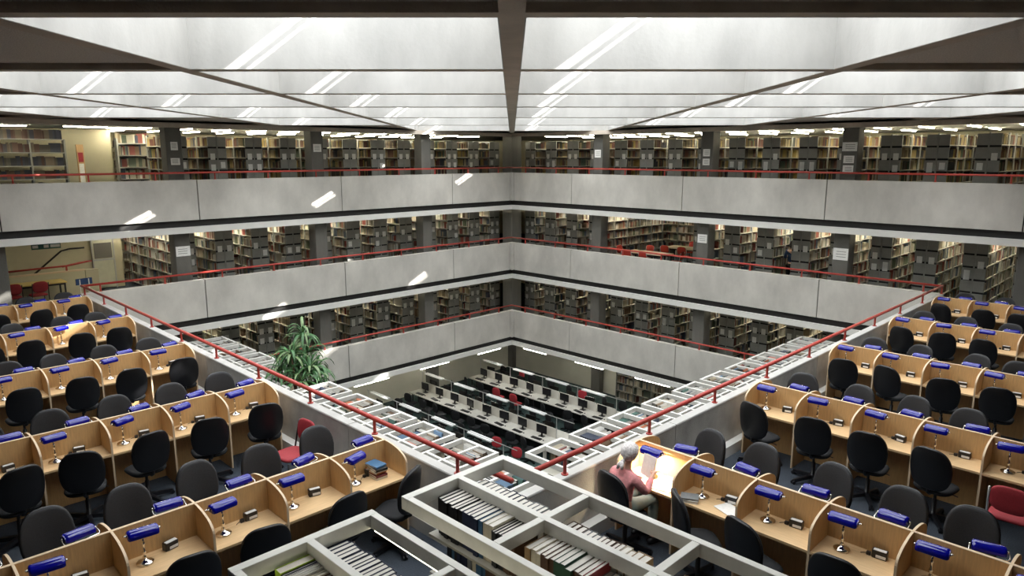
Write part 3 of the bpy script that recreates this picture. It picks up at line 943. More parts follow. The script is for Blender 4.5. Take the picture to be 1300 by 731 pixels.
def foreground():
    rng = random.Random(21)
    # bookcase A nearest the well, long axis running towards -y
    AX, AY = -1.71, -1.11
    canopy_case((AX, AY, 0), -PI / 2, 4, 'tall open-topped bookcase beside the handrail corner', 'tall open-topped bookcases by the carrels')
    BX, BY = -3.01, -1.12
    canopy_case((BX, BY, 0), -PI / 2, 4, 'tall bookcase with glowing rails behind the row of carrels', 'tall open-topped bookcases by the carrels', lit=True)
    zs = 1.781
    g = 'books on the top shelves of the tall bookcases'
    T = lambda c, th, h, n: [(c, th, h)] * n
    rowsA = {
        (0, -1): T('black', .042, .29, 7) + T('navy', .042, .29, 4) + T('blue', .045, .285, 1) + T('cream', .05, .285, 2) + T('black', .03, .265, 4) + T('brown', .032, .255, 3) + T('white', .03, .25, 3),
        (0, 1): T('grey', .05, .27, 5) + T('navy', .05, .275, 4) + T('grey', .045, .27, 6) + T('maroon', .045, .27, 2) + T('cream', .045, .265, 3),
        (1, -1): T('tan', .05, .27, 1) + T('cream', .045, .275, 2) + T('brown', .04, .28, 3) + T('green', .05, .285, 3) + T('brown', .05, .285, 2) + T('red', .035, .29, 1) + T('grey', .04, .235, 3) + T('tan', .035, .24, 3) + T('navy', .04, .235, 3) + T('brown', .04, .23, 3),
        (1, 1): T('brown', .045, .26, 3) + T('grey', .045, .255, 4) + T('brown', .04, .26, 4) + T('cream', .05, .26, 2) + T('tan', .06, .27, 2) + T('grey', .05, .22, 4),
        (2, -1): T('brown', .045, .25, 4) + T('navy', .04, .25, 5) + T('maroon', .045, .26, 5) + T('grey', .05, .25, 5),
        (2, 1): T('tan', .045, .25, 3) + T('white', .03, .23, 4) + T('grey', .04, .235, 6) + T('brown', .05, .25, 5),
        (3, -1): T('grey', .05, .25, 9) + T('brown', .045, .26, 9), (3, 1): T('brown', .05, .25, 9) + T('cream', .045, .26, 9)}
    bayn = ['bay by the handrail', 'second bay from the handrail', 'third bay from the handrail', 'last bay']
    for (b, sd), s in rowsA.items():
        s = [(c, th * rng.uniform(.88, 1.1), h * rng.uniform(.985, 1.01)) for c, th, h in s]
        book_row(AX, AY - b * BAY - .05, zs, sd, s, BAY - .08, '%s, %s side of corner bookcase' % (bayn[b], 'carrel-row' if sd < 0 else 'reader'), g, rng)
    # lower shelf seen below the near rail
    for b in range(3):
        s = seq(rng, ['navy', 'black', 'grey', 'teal', 'brown', 'blue', 'cream'], 26, .03, .045, .25, .3)
        book_row(AX, AY - b * BAY - .16, 1.461, -1, s, BAY - .22, '%s, second shelf down, corner bookcase' % bayn[b], 'books on the second shelves of the tall bookcases', rng)
    rowsB = {
        (0, 1): T('navy', .043, .285, 20), (1, 1): T('navy', .04, .285, 6) + T('maroon', .04, .28, 5) + T('grey', .04, .28, 10),
        (0, -1): T('lime', .085, .30, 1) + T('navy', .02, .285, 2) + T('white', .02, .285, 3) + T('cream', .035, .275, 2) + T('maroon', .03, .27, 5) + T('brown', .03, .265, 3) + T('tan', .04, .26, 4) + T('red', .04, .26, 3),
        (1, -1): T('brown', .045, .27, 9) + T('maroon', .045, .26, 9)}
    for (b, sd), s in rowsB.items():
        s = [(c, th * rng.uniform(.85, 1.12), h * rng.uniform(.985, 1.01)) for c, th, h in s]
        book_row(BX, BY - b * BAY - .06, zs, sd, s, BAY - .08, '%s, %s side of glowing bookcase' % (['bay by the carrels', 'second bay from the carrels'][b], 'carrel-wall' if sd < 0 else 'corner'), g, rng, depth=.26, page='page_white' if sd > 0 else 'page_edge')
    # remaining bays and lower shelves
    for (X, Y, bays) in ((BX, BY, (2, 3)),):
        for b in bays:
            for sd in (-1, 1):
                BOOKS.row((X + sd * .02, Y - b * BAY - .05, zs), (0, -1), (sd, 0), BAY - .1, .25, .25, .28, PAL_MIX, rng, .035, .05, 1, True)
    for (X, Y) in ((AX, AY), (BX, BY)):
        for z in (.101, .441, .781, 1.121) + ((1.461,) if X == BX else ()):
            for sd in (-1, 1):
                if X == AX and sd < 0 and z > 1.4: continue
                for b in range(4):
                    BOOKS.row((X + sd * .02, Y - b * BAY - .25, z), (0, -1), (sd, 0), BAY - .32, .24, .24, .31, PAL_DARK, rng, .03, .05, 1)
foreground()

def lower_strips():
    rng = random.Random(33)
    z = -3.05
    for side in ('left', 'right'):
        wing = 'staircase' if side == 'left' else "reader's"
        pos = [4.5 + 1.262 * k for k in range(10)]
        if side == 'left': pos = [.75, 1.98, 3.24] + pos
        for i, c in enumerate(pos):
            if c > 16: continue
            end = 2.66 if side == 'left' and 10.2 < c < 11.4 else 3.60
            if side == 'left': o = (end, c, z); rz = PI
            else: o = (c, end, z); rz = -PI / 2
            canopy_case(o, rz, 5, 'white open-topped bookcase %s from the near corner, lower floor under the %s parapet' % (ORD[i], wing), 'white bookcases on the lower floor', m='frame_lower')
            far = i > (8 if side == 'left' else 6)
            for b in range(5):
                for sd in (-1, 1):
                    if rng.random() < .10: continue
                    st = rng.uniform(.035, .10); ln = BAY - .04 - st - (rng.uniform(.0, .3) if rng.random() < .3 else 0)
                    pal = rng.choice((PAL_TOP, PAL_TOP, PAL_MIX, PAL_TOP[:2] + PAL_MIX[3:7]))
                    pc = (.50, .48, .43)
                    # lying stacks now and then: lower
                    low = rng.random() < .15
                    if side == 'left': BOOKS.row((end - b * BAY - st, c + sd * .02, z + 1.781), (-1, 0), (0, sd), ln, .30, .24 if low else .29, .29 if low else .355, pal, rng, .02, .06, .94, True, pc)
                    else: BOOKS.row((c + sd * .02, end - b * BAY - st, z + 1.781), (0, -1), (sd, 0), ln, .30, .24 if low else .29, .29 if low else .355, pal, rng, .02, .06, .94, True, pc)
                    for zz in (1.461, 1.121):
                        if side == 'left': BOOKS.row((end - b * BAY - .03, c + sd * .02, z + zz), (-1, 0), (0, sd), BAY - .06, .24, .2, .28, PAL_MIX, rng, .03, .06, .97, True)
                        else: BOOKS.row((c + sd * .02, end - b * BAY - .03, z + zz), (0, -1), (sd, 0), BAY - .06, .24, .2, .28, PAL_MIX, rng, .03, .06, .97, True)
lower_strips()

# ------------------------------------------------------------------ computer room below
def computers():
    rng = random.Random(3)
    z = -6.1
    mon = {'screen': MB().bbox(-.225, -.02, .13, .225, .015, .43, .006).mesh('screen', 'monitor_black'),
           'glass': MB().box(-.205, -.0215, .15, .205, -.0205, .41).mesh('glass', 'black_plastic'),
           'stand': MB().box(-.03, .0, .01, .03, .03, .22).box(-.11, -.07, 0, .11, .09, .012).mesh('stand', 'black_plastic')}
    kb = {'deck': MB().prism([(-.07, 0), (.07, 0), (.07, .028), (-.07, .014)], lambda y, q: (-.22, y, q), lambda y, q: (.22, y, q)).mesh('deck', 'black_plastic'),
          'keys': MB().box(-.205, -.055, .02, .205, .055, .026).mesh('keys', 'black_shell')}
    ms = MB().lathe([(.022, 0), (.03, .008), (.024, .025), (.008, .032)], 10).mesh('mouse', 'black_plastic', True)
    seatm = MB().pad(superellipse(.22, .21, 3, 16), .06, lambda u, v, w: (u, v, .46 + w), .03)
    backm = MB().pad(superellipse(.20, .2, 2.8, 16), .05, lambda u, v, w: (u, -.22 + w - .06 * (v + .2), .76 + v), .02)
    cm = {}
    for c in ('black_fabric', 'red_fabric'):
        cm[c] = (seatm.mesh('seat', c, True), backm.mesh('backrest', c, True))
    rows = [(16.15, 10.0, 18.3, 'wall'), (13.0, 9.9, 18.6, 'middle'), (9.95, 9.7, 18.2, 'bookcase-side')]
    for ri, (ca, b0, b1, rn) in enumerate(rows):
        t = thing('computer_bench', (ca, b1, z), -PI / 2, label='long double-sided computer bench, %s row' % rn, cat='desk', group='computer benches')
        L = b1 - b0
        for sgn, nm in ((-1, 'near'), (1, 'far')):
            ob('desk_top', boxmesh('desk_top', 'desk_grey', 0, -.33, .69, L, .33, .72), t, (0, sgn * .345, 0))
            ob('modesty_panel', boxmesh('modesty_panel', 'black_fabric', 0, -.01, .15, L, .01, .68), t, (0, sgn * .2, 0))
        n = int(L / .97)
        for k in range(n):
            ob('partition', boxmesh('partition', 'partition', .02, -.012, .70, .95, .012, 1.08, bev=.004), t, (k * .97 + .1, 0, 0))
        for k in range(0, n + 1, 2):
            ob('post', boxmesh('post', 'silver', -.012, -.012, .7, .012, .012, 1.5), t, (min(k * .97 + .1, L - .03), 0, 0))
            for sgn in (-1, 1): ob('leg', boxmesh('leg', 'black_plastic', -.02, -.02, 0, .02, .02, .69), t, (min(k * .97 + .1, L - .03), sgn * .55, 0))
        ob('light_rail', boxmesh('light_rail', 'silver', .05, -.012, 1.5, L - .02, .012, 1.52), t)
        for k in range(0, n - 1, 2):
            ob('light_shade', boxmesh('light_shade', 'louvre_white', .0, -.09, 0, 1.15, .09, .05, bev=.008), t, (k * .97 + .35, 0, 1.46))
        for k in range(n):
            b = b1 - .55 - k * .97
            for sgn in (-1, 1):
                side = 'near' if sgn < 0 else 'wall'
                seat = 'seat %s from the pale wall, %s row, %s side' % (ORD[k], rn, 'well' if sgn < 0 else 'shelf')
                rz = -PI / 2 if sgn < 0 else PI / 2
                a = ca + sgn * .22
                m = thing('monitor', (a, b, z + .72), rz + rng.uniform(-.15, .15), label='black monitor, ' + seat, cat='monitor', group='computer monitors')
                for q in ('screen', 'stand'): ob(q, mon[q], m)
                ob('glass', mon['glass'], m)
                kx = ca + sgn * .50
                if sgn < 0:
                    m = thing('keyboard', (kx, b, z + .72), rz + rng.uniform(-.2, .2), label='black keyboard, ' + seat, cat='keyboard', group='keyboards')
                    ob('deck', kb['deck'], m); ob('keys', kb['keys'], m)
                    ob('mouse', ms, None, (kx + .02, b - .32, z + .72), label='black mouse, ' + seat, cat='mouse', group='computer mice')
                c = 'red_fabric' if (ri == 0 and sgn < 0 and k in (2, 3)) or rng.random() < (.18 if sgn > 0 else .03) else 'black_fabric'
                cx = ca + sgn * (.92 + rng.uniform(-.05, .15))
                ch = thing('computer_chair', (cx, b + rng.uniform(-.15, .15), z), rz + rng.uniform(-.5, .5), label='%s chair, %s' % ('dark red' if c[0] == 'r' else 'black', seat), cat='chair', group='chairs at the computers')
                ob('seat', cm[c][0], ch); ob('backrest', cm[c][1], ch)
                ob('gas_column', HM['stem'], ch); ob('star_base', HM['star'], ch, (0, 0, 0), rng.uniform(0, 1)); ob('back_bracket', HM['bracket'], ch)
    i = 0
    for p, q in ((14.7, 16.1), (11.6, 13.1), (8.5, 10.1), (5.2, 6.8)):
        strip_light((S + .12, q, -3.775), -PI / 2, q - p, 'bright strip light %s from the corner, over computer room, shelf side' % ORD[i], 'strip lights over the computer room', 'tube_cool')
        strip_light((q, S + .12, -3.775), PI, q - p, 'bright strip light %s from the corner, over computer room, staircase side' % ORD[i], 'strip lights over the computer room', 'tube_cool')
        i += 1
    for k in range(3):
        for j in range(3):
            strip_light((5.0 + 3.1 * j, 1.5 - 3 * k, -3.775) if False else (18.3, 6.0 + 4 * j, -3.775) if k == 0 else (6.0 + 4 * j, 18.3, -3.775) if k == 1 else (1.0, 5.0 + 4 * j, -3.775), 0 if k != 1 else PI / 2, 1.4, 'strip light %s of the inner line, computer room ceiling, %s' % (ORD[j], ['shelf side', 'staircase side', 'under the lower floor'][k]), 'strip lights over the computer room', 'tube_cool')
computers()

# ------------------------------------------------------------------ plant
def plant():
    rng = random.Random(9)
    t = thing('potted_dracaena', (3.28, 10.85, -3.05), 0, label='tall potted dracaena with drooping leaves among the white bookcases', cat='plant')
    ob('pot', MB().lathe([(.14, 0), (.19, .02), (.24, .38), (.26, .40), (.26, .44), (.23, .44), (.22, .40)], 20).mesh('pot', 'terracotta', True), t)
    ob('soil', MB().lathe([(.22, .38), (.22, .41)], 20).mesh('soil', 'bark'), t)
    heads = [(.12, .0, 3.25), (-.30, -.15, 2.90), (.28, .12, 2.75), (-.12, .28, 2.60), (.10, -.30, 2.45), (.40, -.1, 2.35), (-.42, .2, 2.45), (-.2, -.35, 2.2), (.3, -.28, 2.05), (0, .1, 2.3)]
    for hx, hy, hz in heads:
        st = ob('stem', MB().tube([(0, 0, .4), (hx * .3, hy * .3, hz * .45), (hx * .8, hy * .8, hz * .8), (hx, hy, hz)], [.035, .03, .026, .02], 7).mesh('stem', 'bark', True), t)
        for k in range(28):
            az = rng.uniform(0, 2 * PI); el = rng.uniform(.1, 1.35); L = rng.uniform(.45, .78); wd = rng.uniform(.026, .042)
            m = MB(); n = 7; p = Vector((hx, hy, hz - rng.uniform(0, .18))); d = Vector((math.cos(az) * math.cos(el), math.sin(az) * math.cos(el), math.sin(el)))
            side = Vector((-math.sin(az), math.cos(az), 0))
            for i in range(n):
                f = i / (n - 1); ww = wd * (math.sin(PI * (f * .88 + .12)) ** .7)
                up = side.cross(d).normalized()
                m.v += [tuple(p - side * ww), tuple(p + up * ww * -.35), tuple(p + side * ww)]
                p = p + d * (L / (n - 1)); d = (d + Vector((0, 0, -.30 - .12 * i))).normalized()
                if i:
                    a = 3 * (i - 1); m.f += [(a, a + 1, a + 4, a + 3), (a + 1, a + 2, a + 5, a + 4)]
            ob('leaf', m.mesh('leaf', 'leaf_pale' if rng.random() < .25 else 'leaf', True), t)
plant()

# ------------------------------------------------------------------ other chairs and tables
def side_chair(loc, rz, label, group, fab='red_fabric', leg='black_plastic'):
    t = thing('side_chair', loc, rz, label=label, cat='chair', group=group)
    ob('seat', cached(('scs', fab), lambda: MB().pad(superellipse(.23, .22, 4, 24), .06, lambda u, v, w: (u, v, .45 + w), .03).mesh('seat', fab, True)), t)
    ob('backrest', cached(('scb', fab), lambda: MB().pad([(u, v) for u, v in superellipse(.21, .17, 3, 24)], .045, lambda u, v, w: (u, -.24 + w - .12 * (v + .17), .72 + v), .025).mesh('backrest', fab, True)), t)
    for sx in (-1, 1):
        ob('leg', cached(('scl', leg, sx), lambda: MB().tube([(sx * .22, .2, .43), (sx * .225, .22, 0)], .013, 8).mesh('leg', leg, True)), t)
        ob('leg', cached(('scr', leg, sx), lambda: MB().tube([(sx * .225, -.27, 0), (sx * .22, -.2, .43), (sx * .215, -.25, .66), (sx * .21, -.29, .84)], .013, 8).mesh('leg', leg, True)), t)
    return t
def table(loc, rz, w, d, label, m):
    t = thing('study_table', loc, rz, label=label, cat='table', group='study tables')
    ob('table_top', boxmesh('table_top', m, -w / 2, -d / 2, .69, w / 2, d / 2, .725, bev=.008), t)
    for sx in (-1, 1):
        for sy in (-1, 1): ob('leg', boxmesh('leg', 'black_plastic', -.022, -.022, 0, .022, .022, .69), t, (sx * (w / 2 - .06), sy * (d / 2 - .06), 0))
    for sy in (-1, 1): ob('apron', boxmesh('apron', 'black_plastic', -w / 2 + .06, -.01, .63, w / 2 - .06, .01, .69), t, (0, sy * (d / 2 - .06), 0))
def furniture():
    side_chair((-.62, 3.80, 0), PI / 2 + .1, 'red upholstered chair beside the parapet between carrel rows', 'red upholstered chairs')
    side_chair((4.55, -3.80, 0), -PI / 2, 'dark red chair pulled up to a beech carrel', 'red upholstered chairs', leg='silver')
    table((19.2, 11.3, 0), PI / 2, 1.9, .9, 'pale study table nearest the parapet, study-table gallery', 'table_top')
    table((21.6, 10.9, 0), PI / 2, 1.9, .9, 'pale study table further from the parapet, study-table gallery', 'table_top')
    for i, (a, b, r, n) in enumerate(((18.45, 11.7, -1.4, 'parapet side'), (18.4, 10.8, -1.7, 'parapet side, second'), (19.95, 11.9, 1.5, 'back of the nearer table'), (19.3, 12.55, PI, 'end of the nearer table'), (20.85, 10.6, -1.5, 'front of the further table'), (20.85, 11.4, -1.6, 'front of the further table, second'), (22.3, 11.2, 1.6, 'back of the further table'), (19.3, 10.05, .2, 'column end of the nearer table'))):
        side_chair((a, b, 0), r, 'red chair, %s, study-table gallery' % n, 'red chairs round the study tables', 'bright_red', 'silver')
    # loose papers on the nearer table
    t = thing('paper_stack', (19.1, 11.1, .726), .4, label='open papers on the nearer study table', cat='paper')
    ob('sheet', boxmesh('sheet', 'paper', -.15, -.1, 0, .15, .1, .012), t); ob('cover', boxmesh('cover', 'silver', -.17, -.12, .012, 0, .1, .03), t)
    # staircase corner of the reading floor
    table((-.45, 20.7, 0), 0, 1.9, .75, 'yellow-topped table by the staircase wall', 'yellow_top')
    for i, (a, r) in enumerate(((-1.0, 0), (-.35, .1))):
        side_chair((a, 20.1, 0), r, 'dark maroon chair %s the yellow table end' % ('at' if i == 0 else 'further from'), 'maroon chairs by the yellow table', 'red_fabric', 'black_plastic')
    t = thing('staircase_wall', (-2.2, 21.3, 0), 0, label='cream stair balustrade wall with red rail behind the yellow table', cat='balustrade')
    ob('solid_panel', boxmesh('solid_panel', 'cream_wall', 0, 0, 0, 3.45, .14, .88), t)
    ob('capping', boxmesh('capping', 'beech_edge', -.01, -.02, .88, 3.46, .16, .92), t)
    ob('solid_panel', boxmesh('return_panel', 'cream_wall', 3.47, 0, 0, 3.85, .14, .90), t)
    ob('rail', MB().tube([(.8, .07, 1.05), (3.0, .07, 1.08), (3.55, .07, 1.16), (3.75, .3, 1.14), (3.4, .4, 1.10), (2.9, .38, 1.02)], .03, 8).mesh('rail', 'red_paint', True), t)
    for x in (1.0, 2.95): ob('post', boxmesh('post', 'red_paint', -.025, -.02, .9, .025, .02, 1.07), t, (x, .07, 0))
    ob('wall_handrail', MB().tube([(-.6, 22.5, .2), (.9, 22.5, 1.45), (1.15, 22.5, 1.5), (1.6, 22.5, 1.5)], .03, 8).mesh('wall_handrail', 'brown_dark' if 'brown_dark' in MATS else 'hair_dark', True), label='dark wooden handrail climbing the cream staircase wall', cat='handrail')
    t = thing('display_board', (2.16, 22.5, 0), 0, label='tall display board with red heading on the cream wall', cat='board')
    ob('frame', MB().box(-.36, -.03, .0, -.32, .03, 2.3).box(.32, -.03, 0, .36, .03, 2.3).box(-.32, -.03, 1.0, .32, .03, 1.06).mesh('frame', 'silver'), t)
    ob('board', boxmesh('board', 'frame_cream', -.32, -.01, .05, .32, .02, 2.3), t)
    ob('heading', boxmesh('heading', 'red_fabric', -.30, -.02, 1.75, .30, -.011, 2.25), t)
    ob('poster', boxmesh('poster', 'dark_wall', -.28, -.02, 1.08, .28, -.011, 1.62), t)
    t = thing('reading_stand', (.35, 17.75, 0), .15, label='slate-coloured board on two pale posts beside the parapet end', cat='stand')
    ob('board', boxmesh('board', 'blue_cloth', -.22, -.012, .98, .22, .012, 1.16, bev=.005), t)
    for x in (-.12, .12): ob('post', boxmesh('post', 'frame_white', -.012, -.03, 0, .012, -.012, 1.14), t, (x, 0, 0))
    ob('foot', boxmesh('foot', 'black_plastic', -.25, -.2, 0, .25, .16, .03), t)
    t = thing('exit_sign', (-.30, 18.6, 1.99), 0, label='green hanging exit sign under the soffit by the staircase', cat='sign')
    ob('panel', boxmesh('panel', 'sign_green', -.36, -.02, 0, .36, .02, .16), t)
    for x in (-.3, .3): ob('hanger', boxmesh('hanger', 'silver', -.008, -.008, .16, .008, .008, .35), t, (x, 0, 0))
    for x, w in ((-.27, .07), (.0, .06), (.22, .12)): ob('pictogram', boxmesh('pictogram', 'paper', -w, -.024, .04, w, -.021, .12), t, (x, 0, 0))
    # narrow wooden board, top gallery
    t = thing('notice_post', (1.4, 20.9, 3.02), 0, label='narrow wooden notice board against the cream wall, top floor', cat='board')
    ob('board', boxmesh('board', 'tan_board' if 'tan_board' in MATS else 'beech', -.10, 0, 0, .10, .06, 1.95), t)
    ob('poster', boxmesh('poster', 'paper', -.07, -.008, .2, .07, -.001, 1.35), t); ob('heading', boxmesh('heading', 'red_fabric', -.07, -.008, 1.4, .07, -.001, 1.7), t)
furniture()

# paper notices on the columns
def notices():
    k = 0
    spec = [((2.9, 17.02), 'x', 4.35, .26, .20, 'first-floor'), ((2.9, 17.02), 'x', 4.78, .2, .24, ''), ((2.9, 17.02), 'x', 1.62, .42, .30, ''),
            ((7.6, 17.02), 'x', 4.75, .3, .26, ''), ((17.02, 2.9), 'y', 4.75, .42, .26, ''), ((17.02, 2.9), 'y', 4.40, .3, .22, ''), ((17.02, 2.9), 'y', 4.12, .3, .22, ''),
            ((17.02, 2.9), 'y', 1.50, .44, .36, ''), ((17.02, 7.6), 'y', 4.6, .26, .24, ''), ((17.02, 7.6), 'y', 4.3, .26, .22, ''), ((17.02, 7.6), 'y', 1.62, .36, .30, ''), ((17.02, 12.3), 'y', 4.55, .3, .3, '')]
    names = ['lower white notice on the staircase-gallery column by the cream wall, top floor', 'upper white notice on the staircase-gallery column by the cream wall, top floor', 'white floor-plan notice on the staircase column, reading floor',
             'white notice on the second staircase-gallery column, top floor', 'topmost of three notices on a study-gallery column, top floor', 'middle of three notices on a study-gallery column, top floor', 'lowest of three notices on a study-gallery column, top floor',
             'large white notice on the column beside the long stacks, reading floor', 'upper notice on the middle study-gallery column, top floor', 'lower notice on the middle study-gallery column, top floor', 'white notice on the column by the study tables', 'notice on the study-gallery column nearest the corner, top floor']
    for (p, ax, z, w, h, _), nm in zip(spec, names):
        if ax == 'x': b = (-w / 2, -.012, 0, w / 2, -.004, h)
        else: b = (-.012, -w / 2, 0, -.004, w / 2, h)
        t = thing('paper_notice', (p[0], p[1], z), 0, label=nm, cat='notice', group='paper notices on the columns')
        ob('sheet', boxmesh('sheet', 'paper', *b), t)
        for q in range(3):
            zz = h * (.25 + .22 * q); ww = w * .36
            b2 = (-ww, -.0135, zz, ww * .8, -.0121, zz + .018) if ax == 'x' else (-.0135, -ww, zz, -.0121, ww * .8, zz + .018)
            ob('text_line', boxmesh('text_line', 'grey_steel', *b2), t)
notices()

# books and papers on the carrels
def desk_things():
    rng = random.Random(4)
    # pile of books on the first carrel of the staircase wing
    z = .713
    for i, (c, th) in enumerate((('cream', .03), ('maroon', .025), ('orange', .03), ('white', .02), ('black', .028), ('blue', .022))):
        b = book((-.55 + rng.uniform(-.015, .015), 1.79 + rng.uniform(-.015, .015), z), 0, th, .22, .16, c, '%s in the pile on the carrel by the parapet, %s from the desk' % (NAMES[c], ORD[i]), 'pile of books on a carrel')
        b.rotation_euler = (0, PI / 2, rng.uniform(-.18, .18))
        b.location.z = z + th
        z += th + .001
    def sheets(a, b, rz, n, label, w=.21, d=.297, m='paper', z=.713):
        t = thing('paper_sheet', (a, b, z), rz, label=label, cat='paper')
        for i in range(n): ob('sheet', boxmesh('sheet', m, -w / 2, -d / 2, 0, w / 2, d / 2, .003), t, (rng.uniform(-.02, .02), rng.uniform(-.02, .02), i * .0035), rng.uniform(-.1, .1))
        return t
    # reader's desk
    sheets(1.76, -.74, .2, 3, 'loose white notes under the reader\'s lamp'); sheets(1.95, -.78, -.4, 2, 'white handout against the divider of the reader\'s carrel')
    sheets(1.74, -.45, 1.4, 2, 'page of notes in front of the reader')
    sheets(1.82, -1.62, -.3, 2, 'white papers on the carrel beside the reader')
    b = book((1.68, -1.30, .713 + .03), .25, .03, .2, .15, 'white', 'white book on the carrel beside the reader', 'books on the reader\'s row'); b.rotation_euler = (0, PI / 2, .4)
    b = book((1.70, -1.30, .713 + .052), .25, .02, .2, .15, 'grey', 'grey notebook on top of a white book beside the reader', 'books on the reader\'s row'); b.rotation_euler = (0, PI / 2, .5)
desk_things()

# ------------------------------------------------------------------ people
def skinned(name, verts, edges, m, parent, root=0, sub=2):
    """verts: (x,y,z,rx,ry); grown with a Skin modifier"""
    me = bpy.data.meshes.new(name)
    bm = bmesh.new()
    lay = bm.verts.layers.skin.verify()
    vs = []
    for i, (x, y, z, rx, ry) in enumerate(verts):
        v = bm.verts.new((x, y, z)); v[lay].radius = (rx, ry); v[lay].use_root = (i == root); vs.append(v)
    for a, b in edges: bm.edges.new((vs[a], vs[b]))
    bm.to_mesh(me); bm.free()
    me.materials.append(MATS[m])
    o = ob(name, me, parent)
    s = o.modifiers.new('skin', 'SKIN'); s.use_smooth_shade = True; s.branch_smoothing = .4
    d = o.modifiers.new('sub', 'SUBSURF'); d.levels = sub; d.render_levels = sub
    return o
class Sk:
    def __init__(self): self.v = []; self.e = []
    def add(self, x, y, z, r, r2=None, frm=None):
        self.v.append((x, y, z, r, r2 or r)); i = len(self.v) - 1
        if frm is not None: self.e.append((frm, i))
        return i
    def hand(self, wrist, w, d, side, curl=.5):
        """five fingers from a palm; w wrist position, d direction"""
        w = Vector(w); d = Vector(d).normalized(); up = Vector((0, 0, 1)); sd = d.cross(up).normalized(); dn = sd.cross(d) * -1
        palm = w + d * .05
        p = self.add(*palm, .030, .016, wrist)
        for k, (off, L) in enumerate(((-.030, .062), (-.010, .075), (.011, .070), (.030, .055))):
            kn = w + d * .085 + sd * off
            a = self.add(*kn, .0105, .0105, p)
            m = kn + d * L * .5 * (1 - .3 * curl) + up * -L * .28 * curl
            b = self.add(*m, .009, .009, a)
            t = m + d * L * .42 * (1 - .7 * curl) + up * -L * .42 * curl
            self.add(*t, .0075, .0075, b)
        th = w + d * .03 - sd * .03 * side
        a = self.add(*th, .012, .012, p)
        b = self.add(*(th + d * .03 - sd * .022 * side), .010, .010, a)
        self.add(*(th + d * .055 - sd * .018 * side), .008, .008, b)

